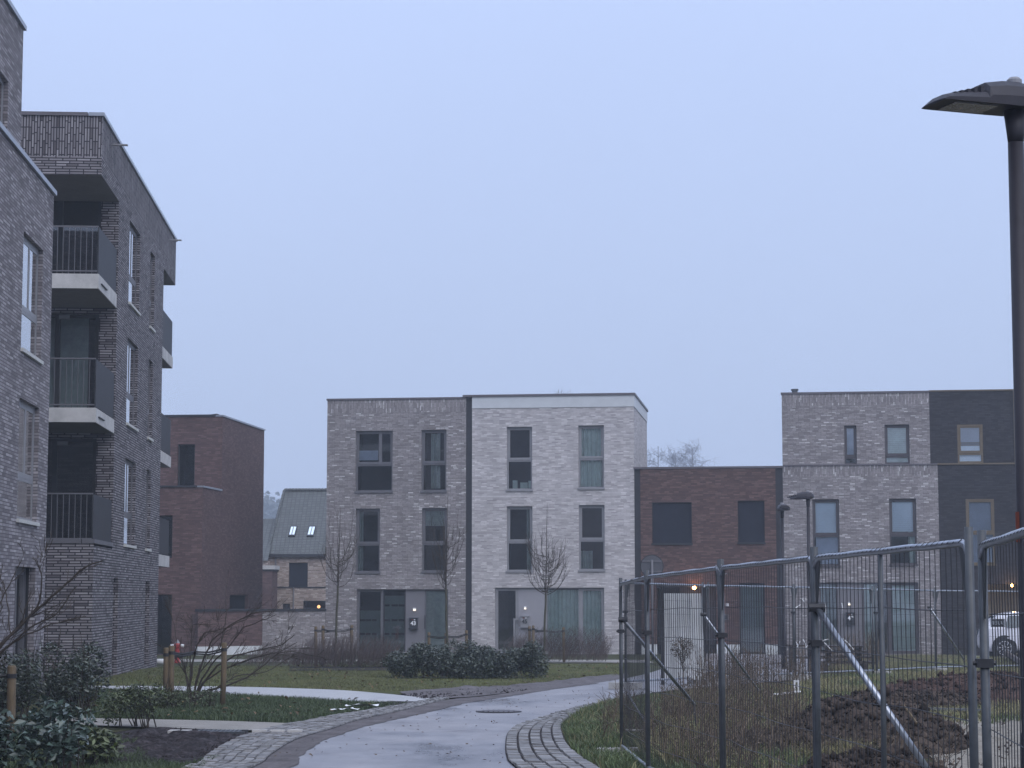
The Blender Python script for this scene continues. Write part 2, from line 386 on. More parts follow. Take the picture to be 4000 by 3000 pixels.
# ------------------------------------------------------------------ ground and paths (structure)
def strip(name, A, B, m, off, parent=None, nu=60, nw=6):
    """surface between two ground polylines (x,y) lists; follows gz"""
    def res(P, n):
        P = [Vector((p[0], p[1])) for p in P]; L = [0]
        for i in range(1, len(P)): L.append(L[-1] + (P[i] - P[i - 1]).length)
        out = []; j = 0
        for k in range(n + 1):
            s = L[-1] * k / n
            while j < len(P) - 2 and L[j + 1] < s: j += 1
            t = (s - L[j]) / max(1e-6, L[j + 1] - L[j]); out.append(P[j].lerp(P[j + 1], min(1, t)))
        return out
    a, b = res(A, nu), res(B, nu); mb = MB(); V = []
    for i in range(nu + 1):
        for j in range(nw + 1):
            q = a[i].lerp(b[i], j / nw); V.append((q.x, q.y, gz(q.y) + off))
    mb.v = V
    for i in range(nu):
        for j in range(nw):
            k = i * (nw + 1) + j; mb.f.append((k, k + 1, k + nw + 2, k + nw + 1)); mb.m.append(0); mb.sw.append(False)
    o = mb.build(name, m, parent)
    if o.data.polygons[0].normal.z < 0: o.data.flip_normals()
    return o
def smoothp(P, n=8):      # Catmull-Rom
    P = [Vector((p[0], p[1])) for p in P]; out = []
    for i in range(len(P) - 1):
        p0 = P[max(i - 1, 0)]; p1 = P[i]; p2 = P[i + 1]; p3 = P[min(i + 2, len(P) - 1)]
        for k in range(n):
            t = k / n
            out.append(.5 * ((2 * p1) + (p2 - p0) * t + (2 * p0 - 5 * p1 + 4 * p2 - p3) * t * t + (3 * p1 - p0 - 3 * p2 + p3) * t ** 3))
    out.append(P[-1]); return out
def G(L): return [gnd(*p) for p in L]
def patch(name, px, m, off, mesh_n=14, rough=.0):
    """blob-shaped ground patch from an outline"""
    P = smoothp(G(px) + [gnd(*px[0])], 6); c = sum(P, Vector((0, 0))) / len(P); mb = MB(); n = len(P); K = mesh_n
    for k in range(K + 1):
        for p in P:
            q = c.lerp(p, k / K); e = 0
            if rough: e = rough * (1 - (k / K) ** 3) * (noise.fractal(Vector((q.x * 3.2, q.y * 3.2, 3)), 1, 2, 5) * .8 + .45)
            mb.v.append((q.x, q.y, gz(q.y) + off + max(0, e)))
    for k in range(K):
        for i in range(n - 1):
            a = k * n + i; mb.f.append((a, a + 1, a + n + 1, a + n)); mb.m.append(0); mb.sw.append(False)
    o = mb.build(name, m, None, smooth=bool(rough))
    if sum(p.normal.z for p in o.data.polygons) < 0: o.data.flip_normals()
    return o

mb = MB()
ys = [2, 10, 15, 20, 25, 30, 34, 38, 44, 50, 56, 62, 68, 74, 90, 120, 200, 400, 1200]
xs = [-900, -200, -60, -30, -15, -8, 0, 8, 15, 30, 60, 200, 900]
for y in ys:
    for x in xs: mb.v.append((x, y, gz(y) - .03))
for i in range(len(ys) - 1):
    for j in range(len(xs) - 1):
        k = i * len(xs) + j; mb.f.append((k, k + 1, k + len(xs) + 1, k + len(xs))); mb.m.append(0); mb.sw.append(False)
tag(mb.build("ground", M['ground']), "rough grassy ground of the whole site", None, None, "structure")

# road
roadL = smoothp([(-2.9, 12), (-2.75, 16)] + G([(1085, 3000), (1150, 2940), (1270, 2875), (1500, 2810), (1800, 2745), (2080, 2700), (2300, 2672), (2500, 2638), (2620, 2600), (2740, 2552)]) + [(9.5, 71.5), (16, 71), (26, 70)])
roadR = smoothp([(2.2, 10), (.6, 16)] + G([(2014, 3000), (1978, 2957), (1974, 2906), (1985, 2863), (2028, 2834), (2130, 2801), (2238, 2769), (2412, 2733), (2560, 2704)]) + [tuple(gnd(2900, 2672)[:2]), tuple(gnd(3190, 2642)[:2]), tuple(gnd(3235, 2600)[:2]), tuple(gnd(3300, 2572)[:2]), tuple(gnd(3600, 2562)[:2]), (17, 62.5), (26, 62)])
o = strip("road", roadL, roadR, M['asphalt'], .0, nu=90, nw=10); tag(o, "pale worn asphalt lane curving right between the verges", None, None, "structure")
inner = smoothp([(2.2, 10), (.6, 16)] + G([(2014, 3000), (1978, 2957), (1974, 2906), (1985, 2863), (2028, 2834), (2130, 2801), (2238, 2769), (2412, 2733)]), 10)
outer = smoothp([(3.1, 10), (1.35, 16)] + G([(2335, 3000), (2274, 2964), (2224, 2921), (2198, 2870), (2195, 2834), (2224, 2805), (2310, 2762), (2425, 2737)]), 10)
lo = smoothp([(-4.3, 12), (-3.9, 16)] + G([(730, 3000), (800, 2960), (900, 2899), (1052, 2848), (1233, 2812), (1400, 2783), (1522, 2765), (1720, 2727)]), 10)
li = smoothp([(-3.2, 12), (-2.95, 16)] + G([(990, 3000), (1060, 2950), (1160, 2890), (1300, 2848), (1400, 2815), (1560, 2780), (1650, 2758), (1760, 2730)]), 10)
def setts(name, A, B, rows, label, gap=.012, L=.19):
    """sett paving: separate stones between two polylines, laid in curved courses"""
    bed = strip(name + "_bed", A, B, M['mud'], .012, nu=80, nw=4); tag(bed, label + ", dark joint bed", None, None, "structure")
    bed.name = "joint_bed"
    def res(P):
        Lc = [0]
        for i in range(1, len(P)): Lc.append(Lc[-1] + (P[i] - P[i - 1]).length)
        return P, Lc
    def pt(PL, s):
        P, Lc = PL; s *= Lc[-1]
        for i in range(len(P) - 1):
            if Lc[i + 1] >= s or i == len(P) - 2:
                return P[i].lerp(P[i + 1], (s - Lc[i]) / max(1e-6, Lc[i + 1] - Lc[i]))
    a, b = res(A), res(B); tot = max(a[1][-1], b[1][-1]); n = int(tot / L); mb = MB()
    for r in range(rows):
        t0, t1 = (r + .06) / rows, (r + .94) / rows
        for i in range(n):
            o_ = (r % 2) * .5
            s0, s1 = (i + o_ + .05) / (n + 1), (i + o_ + .95 + random.uniform(-.04, .03)) / (n + 1)
            c = [pt(a, s0).lerp(pt(b, s0), t0), pt(a, s1).lerp(pt(b, s1), t0), pt(a, s1).lerp(pt(b, s1), t1), pt(a, s0).lerp(pt(b, s0), t1)]
            h = random.uniform(.022, .036); cx = sum((q.x for q in c)) / 4; cy = sum(q.y for q in c) / 4
            base = [(q.x, q.y, gz(q.y) + .005) for q in c]
            top = [(cx + (q.x - cx) * .9, cy + (q.y - cy) * .9, gz(q.y) + h + random.uniform(-.004, .004)) for q in c]
            mb.hexa(base + top)
    o = mb.build(name, M['sett']); tag(o, label, None, None, "structure"); return o
setts("sett_edging", inner, outer, 5, "curved band of grey setts along the inside of the bend")
setts("sett_edging", lo, li, 6, "band of mossy grey setts along the left side of the lane")
ri = smoothp([(-3.2, 12), (-2.95, 16)] + G([(990, 3000), (1060, 2950), (1160, 2890), (1300, 2848), (1400, 2815), (1560, 2780), (1650, 2758), (1760, 2733), (1960, 2712), (2300, 2668)]), 10)
rl = smoothp([(-2.8, 12), (-2.6, 16)] + G([(1130, 3000), (1190, 2940), (1300, 2880), (1440, 2835), (1560, 2808), (1720, 2772), (1820, 2748), (1900, 2735), (2080, 2706), (2340, 2670)]), 10)
def ragged(P, amp, sc, seed):
    out = []
    for i in range(len(P) - 1):
        for k in range(4):
            q = P[i].lerp(P[i + 1], k / 4); out.append(Vector((q.x + amp * noise.fractal(Vector((q.x * sc, q.y * sc, seed)), 1, 2, 4), q.y)))
    return out + [P[-1]]
tag(strip("dirt_strip", ri, ragged(rl, .05, 2.5, 3), M['dirt'], .006, nu=260, nw=4), "muddy strip between setts and asphalt", None, None, "structure")
# footpaths
tag(strip("footpath", smoothp(G([(300, 2678), (440, 2678), (900, 2681), (1300, 2693), (1540, 2712), (1720, 2732)])),
          smoothp(G([(300, 2690), (440, 2690), (900, 2712), (1200, 2728), (1400, 2741), (1640, 2748)])), M['paving'], -.004, nu=50, nw=6),
    "pale smooth footpath crossing the lawn", None, None, "structure")
tag(strip("paved_path", smoothp(G([(150, 2800), (353, 2803), (848, 2813), (1187, 2825)])), smoothp(G([(120, 2826), (325, 2830), (814, 2846), (1085, 2852)])), M['pavers'], -.006),
    "beige paver path joining the lane from the left", None, None, "structure")
tag(strip("pavement", [(-14, 62.5), (4.2, 61)], [(-14, 66), (4.2, 65)], M['pavers'], -.012, nu=30, nw=3), "pale pavement strip before the houses", None, None, "structure")
# lawns
tag(strip("lawn", smoothp(G([(250, 2640), (700, 2600), (1100, 2598), (1500, 2596), (2000, 2592), (2440, 2590)])),
          smoothp(G([(300, 2676), (900, 2679), (1300, 2691), (1540, 2709), (2000, 2680), (2430, 2640)])), M['lawn'], -.020, nu=60, nw=8),
    "olive green lawn before the houses", None, None, "structure")
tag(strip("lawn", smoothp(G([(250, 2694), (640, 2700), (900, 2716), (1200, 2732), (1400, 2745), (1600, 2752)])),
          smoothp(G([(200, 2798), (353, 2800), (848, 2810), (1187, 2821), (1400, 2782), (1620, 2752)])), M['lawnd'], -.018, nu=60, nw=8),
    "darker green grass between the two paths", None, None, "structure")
tag(patch("muddy_patch", [(325, 2900), (420, 2862), (620, 2838), (860, 2850), (1010, 2862), (960, 2895), (880, 2925), (800, 2965), (620, 2985), (420, 2970), (300, 2935)], M['mud'], -.012, mesh_n=60, rough=.10),
    "bare patch of churned dark mud beside the setts", None, None, "structure")
tag(patch("muddy_patch", [(1560, 2700), (1700, 2690), (1900, 2692), (2150, 2672), (2430, 2630), (2430, 2652), (2200, 2688), (1980, 2705), (1800, 2722), (1620, 2722)], M['dirt'], -.008, rough=.06),
    "worn muddy edge of the lawn along the lane", None, None, "structure")
tag(patch("muddy_patch", [(1430, 2745), (1530, 2738), (1680, 2742), (1700, 2750), (1560, 2764), (1450, 2772)], M['mud'], -.006, rough=.05),
    "dark wet mud where footpath meets lane", None, None, "structure")
tag(strip("planting_bed", G([(1130, 2602), (1600, 2604)]), G([(1130, 2618), (1600, 2616)]), M['mud'], -.004, nu=20, nw=3), "dark soil bed under the bare twigs", None, None, "structure")
tag(strip("site_field", [(3.0, 26), (3.6, 35), (5, 41), tuple(gnd(3215, 2640)[:2]), tuple(gnd(3260, 2600)[:2]), tuple(gnd(3330, 2576)[:2]), tuple(gnd(3600, 2566)[:2])], [(16, 16), (18, 28), (20, 38), (22, 46), (24, 52), (25, 56), (26, 60)], M['site'], -.022, nu=60, nw=20), "yellow green rough grass on the building plot", None, None, "structure")
tag(patch("sand_area", [(3560, 2790), (3750, 2775), (4100, 2770), (4300, 2900), (4300, 3150), (3900, 3150), (3640, 2960), (3560, 2860)], M['sand'], .0, rough=.07), "trodden pale sand on the building plot", None, None, "structure")

# ------------------------------------------------------------------ facades
class Fr:
    def __init__(s, O, U):      # O: (x,y), U: along the wall; W: into the building
        s.O = Vector((O[0], O[1], 0)); U = Vector((U[0], U[1], 0)).normalized(); s.U = U; s.W = Vector((-U.y, U.x, 0))
    def P(s, u, w, z): return s.O + s.U * u + s.W * w + Vector((0, 0, z))
    def hit(s, px, py, w=0):    # pixel -> (u, z) on the wall plane
        d = ray(px, py); o = s.O + s.W * w
        t = (o - Vector((0, 0, EYE))).dot(s.W) / d.dot(s.W); p = Vector((0, 0, EYE)) + d * t
        return (p - o).dot(s.U), p.z
    def rect(s, x0, y0, x1, y1):
        xm = (x0 + x1) / 2; ym = (y0 + y1) / 2
        return s.hit(x0, ym)[0], s.hit(x1, ym)[0], s.hit(xm, y1)[1], s.hit(xm, y0)[1]
def lbox(mb, fr, u0, u1, w0, w1, z0, z1, m=0, sw=False):
    c = [fr.P(u0, w0, z0), fr.P(u1, w0, z0), fr.P(u1, w1, z0), fr.P(u0, w1, z0)]
    mb.hexa(c + [p + Vector((0, 0, z1 - z0)) for p in c], m, sw)
def wall(mb, fr, u0, u1, z0, z1, holes, rd=.16, room=.9, m=0, md=1, w=0, sw=False):
    us = sorted({u0, u1, *[h[0] for h in holes], *[h[1] for h in holes]}); zs = sorted({z0, z1, *[h[2] for h in holes], *[h[3] for h in holes]})
    us = [x for x in us if u0 - 1e-6 <= x <= u1 + 1e-6]; zs = [x for x in zs if z0 - 1e-6 <= x <= z1 + 1e-6]
    for i in range(len(us) - 1):
        for j in range(len(zs) - 1):
            cu, cz = (us[i] + us[i + 1]) / 2, (zs[j] + zs[j + 1]) / 2
            if any(h[0] < cu < h[1] and h[2] < cz < h[3] for h in holes): continue
            mb.face([fr.P(us[i], w, zs[j]), fr.P(us[i + 1], w, zs[j]), fr.P(us[i + 1], w, zs[j + 1]), fr.P(us[i], w, zs[j + 1])], m, sw)
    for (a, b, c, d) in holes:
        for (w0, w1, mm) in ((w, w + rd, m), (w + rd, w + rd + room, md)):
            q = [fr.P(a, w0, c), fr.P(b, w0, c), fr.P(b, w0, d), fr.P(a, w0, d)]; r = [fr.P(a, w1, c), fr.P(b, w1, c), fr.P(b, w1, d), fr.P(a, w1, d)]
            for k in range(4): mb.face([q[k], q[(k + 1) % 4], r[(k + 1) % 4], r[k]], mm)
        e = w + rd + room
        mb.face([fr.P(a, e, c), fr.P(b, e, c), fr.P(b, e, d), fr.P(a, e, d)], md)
def shell(mb, fr, u0, u1, dep, z0, z1, m=0, mroof=1, left=True, right=True, w=0):
    if left: mb.face([fr.P(u0, dep, z0), fr.P(u0, w, z0), fr.P(u0, w, z1), fr.P(u0, dep, z1)], m)
    if right: mb.face([fr.P(u1, w, z0), fr.P(u1, dep, z0), fr.P(u1, dep, z1), fr.P(u1, w, z1)], m)
    mb.face([fr.P(u1, dep, z0), fr.P(u0, dep, z0), fr.P(u0, dep, z1), fr.P(u1, dep, z1)], m)
    mb.face([fr.P(u0, w, z1), fr.P(u1, w, z1), fr.P(u1, dep, z1), fr.P(u0, dep, z1)], mroof)
def sheet(mb, fr, u0, u1, z0, z1, w, kind):
    """curtain folds or blind slats as real relief"""
    if kind == 'folds':
        n = max(6, int((u1 - u0) / .03)); ph = random.random() * 6; fr_ = 2 * math.pi / random.uniform(.13, .2); P = []
        for i in range(n + 1):
            u = u0 + (u1 - u0) * i / n
            P.append((u, w + .045 * math.sin(fr_ * u + ph + 1.3 * math.sin(u * 5 + ph)) + .045))
        for i in range(n):
            mb.face([fr.P(P[i][0], P[i][1], z0), fr.P(P[i + 1][0], P[i + 1][1], z0), fr.P(P[i + 1][0], P[i + 1][1], z1), fr.P(P[i][0], P[i][1], z1)])
    elif kind == 'slats':
        n = int((z1 - z0) / .07)
        for i in range(n):
            a = z0 + (z1 - z0) * i / n; b = a + (z1 - z0) / n
            mb.face([fr.P(u0, w + .0, a), fr.P(u1, w + .0, a), fr.P(u1, w + .035, b), fr.P(u0, w + .035, b)])
    else:
        mb.face([fr.P(u0, w, z0), fr.P(u1, w, z0), fr.P(u1, w, z1), fr.P(u0, w, z1)])
def window(par, fr, h, fm, w=.16, bar=.06, tr=None, mull=None, fills=(), sill=None, silld=.03, name="window", glass=None, sillm=None, proud=.05):
    """window mesh is its frame; panes, curtains and sill are sub-parts. h=(u0,u1,z0,z1)"""
    u0, u1, z0, z1 = h; mb = MB(); d0, d1 = w - proud, w + .02
    g = .002
    lbox(mb, fr, u0 + g, u0 + bar, d0, d1, z0 + g, z1 - g); lbox(mb, fr, u1 - bar, u1 - g, d0, d1, z0 + g, z1 - g)
    lbox(mb, fr, u0 + bar, u1 - bar, d0, d1, z0 + g, z0 + bar); lbox(mb, fr, u0 + bar, u1 - bar, d0, d1, z1 - bar, z1 - g)
    zz = [z0 + bar, z1 - bar]
    if tr is not None:
        lbox(mb, fr, u0 + bar, u1 - bar, d0, d1, tr - .075, tr + .075)
        lbox(mb, fr, u0 + bar, u1 - bar, d0 - min(.02, proud * .4), d0 - .002, tr - .012, tr + .05)
        # opening sash above the transom
        for (a, b, c, d) in ((u0 + bar, u0 + bar + .05, tr + .075, z1 - bar), (u1 - bar - .05, u1 - bar, tr + .075, z1 - bar)):
            lbox(mb, fr, a, b, d0 + .3 * proud, d1, c, d)
        lbox(mb, fr, u0 + bar + .05, u1 - bar - .05, d0 + .3 * proud, d1, z1 - bar - .05, z1 - bar)
    if mull is not None:
        for q in (mull if hasattr(mull, '__len__') else [mull]):
            lbox(mb, fr, q - .06, q + .06, d0 + .003, d1, (tr + .075) if tr else z0 + bar, z1 - bar)
    win = mb.build(name, fm, par)
    pm = MB(); pm.face([fr.P(u0 + bar, w, z0 + bar), fr.P(u1 - bar, w, z0 + bar), fr.P(u1 - bar, w, z1 - bar), fr.P(u0 + bar, w, z1 - bar)])
    pm.build("pane", glass or M['glass'], win)
    for (kind, mk, a, b, c, d, nm) in fills:      # fractions of the opening
        cm = MB(); sheet(cm, fr, u0 + (u1 - u0) * a, u0 + (u1 - u0) * b, z0 + (z1 - z0) * c, z0 + (z1 - z0) * d, w + (-.056 if mk == 'screen' else .025 if kind == 'slats' else .06), kind)
        cm.build(nm, M[mk], win)
    if sill:
        sm = MB(); lbox(sm, fr, u0 - silld, u1 + silld, -.05, w - .051, z0 - .05, z0 + .012); sm.build("sill", sillm or M[sill], win)
    return win
def coping(par, fr, u0, u1, z, m, w0=-.03, w1=.3, h=.07, name="coping"):
    mb = MB(); lbox(mb, fr, u0, u1, w0, w1, z, z + h); return mb.build(name, m, par)

# ---- terrace of houses: one straight facade line
d0 = at(1275, 2331, 76.5)
FH = Fr((d0.x, d0.y), (1, -.135))
zh = lambda px, py: FH.hit(px, py)[1]
uh = lambda px, py=2000: FH.hit(px, py)[0]
def q4(x0, y0, x1, y1, s=1.508, ox=1200, oy=1500): return FH.rect(ox + x0 / s, oy + y0 / s, ox + x1 / s, oy + y1 / s)
ZB = -.42
# house 43
h43 = thing("house", "grey brick three-storey house with light brick flecks, number 43 on its letterbox", "house", FH.P(0, 0, 0) * 1)
h43.location = (0, 0, 0)
uL, uJ0, uJ1, uR = uh(1275, 2000), uh(1200 + 934 / 1.508, 2000), uh(1200 + 970 / 1.508, 2000), uh(2478, 2000)
zt43 = zh(1500, 1565); ztop45 = zh(2100, 1551)
zt43 = (zt43 + ztop45) / 2
gfz = zh(1600, 2302)
H43 = [q4(285, 275, 503, 634), q4(672, 270, 820, 632), q4(285, 733, 428, 1110), q4(675, 730, 822, 1106)]
gf43 = (q4(290, 1210, 830, 1500)[0], q4(290, 1210, 830, 1500)[1], ZB + .08, gfz)
mb = MB(); wall(mb, FH, uL, uJ0, ZB, zt43 - .48, H43 + [gf43]); wall(mb, FH, uL, uJ0, zt43 - .48, zt43, [], sw=True)
shell(mb, FH, uL, uJ0, 9, ZB, zt43, 0, 2)
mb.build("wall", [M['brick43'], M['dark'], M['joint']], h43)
coping(h43, FH, uL - .03, uJ0 + .0, zt43, M['coping'])
def trz(y, s=1.508, oy=1500, x=2000): return zh(x, oy + y / s)
window(h43, FH, H43[0], M['midgrey'], tr=trz(463), mull=q4(430, 0, 431, 1)[0], sill='midgrey', fills=[('flat', 'blindd', .03, .58, .52, .68, 'blind')])
window(h43, FH, H43[1], M['midgrey'], tr=trz(460), sill='midgrey', fills=[('folds', 'curtain', .35, .7, .05, .95, 'curtain')])
window(h43, FH, H43[2], M['midgrey'], tr=trz(937), sill='midgrey', fills=[('folds', 'curtain', .06, .26, .03, .97, 'curtain')])
window(h43, FH, H43[3], M['midgrey'], tr=trz(935), sill='midgrey', fills=[('slats', 'curtain', .06, .94, .72, .96, 'blind')])
# ground floor front of 43: post positions
x43 = lambda x: q4(x, 0, x + 1, 1)[0]
window(h43, FH, (gf43[0], x43(452), gf43[2], gf43[3]), M['midgrey'], bar=.09, fills=[('flat', 'frost', .1, .9, .05, .66, 'privacy_film')])
window(h43, FH, (x43(452), x43(584), gf43[2], gf43[3]), M['darkgrey'], bar=.05, fills=[('flat', 'frost', .03, .97, .03, .9, 'privacy_film')])
pb = MB(); lbox(pb, FH, x43(584), x43(694), .10, .2, gf43[2], gf43[3] - .002); pn = pb.build("entrance_panel", M['panel43'], h43)
window(h43, FH, (x43(694), gf43[1], gf43[2], gf43[3]), M['midgrey'], bar=.05, name="door", fills=[('flat', 'curtain', .03, .97, .03, .97, 'privacy_film')])
# bands of clear glass on the film of 43
for (xa, xb) in ((312, 418), (455, 578)):
    for yb in (1302, 1390, 1472):
        bm = MB()
        for k in range(3):
            a = xa + (xb - xa) * (k / 3 + .02); b = xa + (xb - xa) * ((k + random.uniform(.75, 1)) / 3)
            lbox(bm, FH, x43(a), x43(b), .215, .225, trz(yb + 9), trz(yb - 3))
        bm.build("film_strip", M['dark'], h43)

def textmesh(s, size, pos, fr, m, parent, name="house_number"):
    c = bpy.data.curves.new(name, 'FONT'); c.body = s; c.size = size; c.extrude = .004; c.offset = .006 * size / .2
    c.align_x = 'CENTER'; c.align_y = 'CENTER'
    t = bpy.data.objects.new(name, c); me = bpy.data.meshes.new_from_object(t); bpy.data.objects.remove(t)
    U, W = fr.U, fr.W
    mx = Matrix(((U.x, 0, -W.x, pos.x), (U.y, 0, -W.y, pos.y), (0, 1, 0, pos.z), (0, 0, 0, 1)))
    me.transform(mx); me.materials.clear(); me.materials.append(m)
    return link(name, me, parent)
def letterbox(par, fr, px, py, s, numcol, wdt=.30, hgt=.36, w=.10, txt="43", bodym='panel43'):
    u, z = fr.hit(px, py, w)
    mb = MB(); lbox(mb, fr, u - wdt / 2, u + wdt / 2, w - .13, w - .002, z - hgt / 2, z + hgt / 2)
    lbox(mb, fr, u - wdt / 2 - .02, u + wdt / 2 + .02, w - .16, w - .0, z + hgt / 2, z + hgt / 2 + .03)
    lbox(mb, fr, u - wdt / 2 - .02, u + wdt / 2 + .02, w - .15, w - .002, z - hgt / 2 - .04, z - hgt / 2)
    b = mb.build("letterbox", M[bodym], par)
    textmesh(txt, .2, fr.P(u, w - .137, z), fr, M[numcol], b)
    sm = MB(); lbox(sm, fr, u - .07, u - .0, w - .137, w - .132, z + .12, z + .15); sm.build("sticker", M['orange'], b)
    sm = MB(); lbox(sm, fr, u + .02, u + .07, w - .137, w - .132, z + .12, z + .15); sm.build("sticker", M['white'], b)
M['bulb'] = emis("lit_bulb", (1, .88, .75), .9)
def walllight(par, fr, px, py, w=.10, lit=True, r=.05):
    u, z = fr.hit(px, py, w); mb = MB(); lbox(mb, fr, u - r, u + r, w - .09, w - .002, z, z + .05)
    b = mb.build("wall_light", M['white'], par)
    mb = MB(); lbox(mb, fr, u - r * .85, u + r * .85, w - .10, w - .01, z - .055, z - .001); mb.build("bulb", M['bulb'] if lit else M['white'], b)
letterbox(h43, FH, 1617, 2435, 1, 'white', txt="43", bodym='darkgrey')
walllight(h43, FH, 1620, 2380)
hb = MB(); hz = FH.hit(1660, 2430, .06)
lbox(hb, FH, hz[0] - .02, hz[0] + .02, .04, .07, hz[1] - .25, hz[1] + .25); hb.build("door_handle", M['darkgrey'], h43)
for k, x in enumerate((370, 595, 820)):      # tips of roof panels
    u = x43(x); sp = MB()
    c = [FH.P(u - .28, 1.2, zt43 - .12), FH.P(u + .16, 1.2, zt43 + .06), FH.P(u + .16, 2.9, zt43 + .06), FH.P(u - .28, 2.9, zt43 - .12)]
    sp.hexa(c + [p + Vector((0, 0, .05)) for p in c]); sp.build("solar_panel", M['darkgrey'], h43)
jb = MB(); lbox(jb, FH, uJ0, uJ1, .06, 8.9, ZB, zt43 + .03)
jo = jb.build("party_wall_joint", M['joint'], h43)

# house 45
h45 = thing("house", "palest brick three-storey house with cement band under its roof, number 45", "house")
H45 = [q4(1175, 252, 1325, 624), q4(1597, 243, 1748, 614), q4(1175, 720, 1327, 1103), q4(1600, 712, 1752, 1098)]
g_ = q4(1105, 1200, 1750, 1500); gf45 = (g_[0], g_[1], ZB + .08, g_[3])
zt45 = zt43 + .06; zb45 = zt45 - .43
mb = MB(); wall(mb, FH, uJ1, uR, ZB, zb45, H45 + [gf45]); shell(mb, FH, uJ1, uR, 7, ZB, zb45, 0, 2)
mb.build("wall", [M['brick45'], M['dark'], M['joint']], h45)
bb = MB(); lbox(bb, FH, uJ1, uR + .02, -.02, 7.02, zb45 + .004, zt45); bb.build("fascia_band", M['cement'], h45)
cb = MB(); lbox(cb, FH, uJ1 - .35, uR + .06, -.06, 7.06, zt45, zt45 + .08); cb.build("coping", M['coping'], h45)
window(h45, FH, H45[0], M['frame45'], tr=trz(445), sill='frame45')
window(h45, FH, H45[1], M['frame45'], tr=trz(440), sill='frame45', fills=[('folds', 'curtainL', .04, .96, .03, .97, 'curtain')])
window(h45, FH, H45[2], M['frame45'], tr=trz(927), sill='frame45', fills=[('folds', 'curtain', .74, .95, .03, .97, 'curtain')])
window(h45, FH, H45[3], M['frame45'], tr=trz(918), sill='frame45', fills=[('folds', 'curtain', .05, .5, .03, .3, 'curtain')])
ob = MB(); hh = H45[0]
for k, (a, b, c) in enumerate(((.2, .38, .3), (.5, .78, .22), (.82, .96, .28))):
    lbox(ob, FH, hh[0] + (hh[1] - hh[0]) * a, hh[0] + (hh[1] - hh[0]) * b, .25, .4, hh[2] + .07, hh[2] + .07 + c)
ob.build("ornament", M['curtainL'], h45)
window(h45, FH, (gf45[0], x43(1242), gf45[2], gf45[3]), M['frame45'], bar=.11, name="door")
db = MB(); lbox(db, FH, gf45[0] + .12, x43(1242) - .12, .17, .2, gf45[2] + .12, gf45[3] - .12); db.build("door_leaf", M['darkgrey'], h45)
pb = MB(); lbox(pb, FH, x43(1242), x43(1402), .10, .2, gf45[2], gf45[3] - .002); pb.build("entrance_panel", M['panel45'], h45)
window(h45, FH, (x43(1402), x43(1600), gf45[2], gf45[3]), M['frame45'], bar=.05, fills=[('folds', 'curtainL', .02, .98, .02, .97, 'curtain')])
window(h45, FH, (x43(1600), gf45[1], gf45[2], gf45[3]), M['frame45'], bar=.11, fills=[('folds', 'curtainL', .06, .94, .02, .97, 'curtain')])
letterbox(h45, FH, 2051, 2428, 1, 'darkgrey', txt="45", bodym='frame45')
walllight(h45, FH, 2052, 2374, lit=True, r=.035)
hb = MB(); u_, z_ = FH.hit(2009, 2480, 0)
lbox(hb, FH, u_ - .035, u_ + .035, -.02, .03, z_ - .75, z_ + .6); lbox(hb, FH, u_ + .035, u_ + .16, -.02, .03, z_ + .53, z_ + .6)
hb.build("door_handle", M['frame45'], h45)

# house 47 (two storeys, brown-red brick)
def q5(x0, y0, x1, y1): return q4(x0, y0, x1, y1, 1.508, 2400, 1500)
h47 = thing("house", "two-storey brown-red brick house with dark screened windows beside the pale brick house", "house")
u47 = (uR, uh(2503, 2200), uh(2400 + 955 / 1.508, 2200), uh(3062, 2200))
zt47 = (zh(2480, 1838) + zh(3050, 1822)) / 2
W47 = [q5(222, 697, 456, 940), q5(727, 687, 885, 935)]
d47 = q5(735, 1172, 888, 1540); d47 = (d47[0], d47[1], ZB + .06, d47[3])
g47 = q5(250, 1180, 600, 1300); g47 = (g47[0], g47[1], ZB + .02, g47[3])
mb = MB(); wall(mb, FH, u47[1], u47[2], ZB + .4, zt47, [W47[0], W47[1]] + [(a, b, ZB + .4, d) for (a, b, c, d) in (d47, g47)], room=.6)
shell(mb, FH, u47[1], u47[2], 8, ZB, zt47, 0, 2)
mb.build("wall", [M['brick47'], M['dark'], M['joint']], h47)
pb = MB()
for (a, b) in ((u47[1], g47[0]), (g47[1], d47[0]), (d47[1], u47[2])): lbox(pb, FH, a, b, .01, .3, ZB, ZB + .398)
pb.build("plinth", M['plinth'], h47)
jb = MB(); lbox(jb, FH, u47[0], u47[1], .05, 7.9, ZB, zt47 + .0); lbox(jb, FH, u47[2], u47[3], .05, 7.9, ZB, zt47); jb.build("party_wall_joint", M['joint'], h47)
coping(h47, FH, u47[0] - .02, u47[3], zt47 + .003, M['coping'])
for h in W47: window(h47, FH, h, M['darkgrey'], sill='darkgrey', bar=.05, fills=[('flat', 'screen', .02, .98, .02, .98, 'sun_screen_or_dark_sheet')])
window(h47, FH, d47, M['darkgrey'], bar=.07, name="door", fills=[('flat', 'frost', .06, .94, .03, .97, 'privacy_film')])
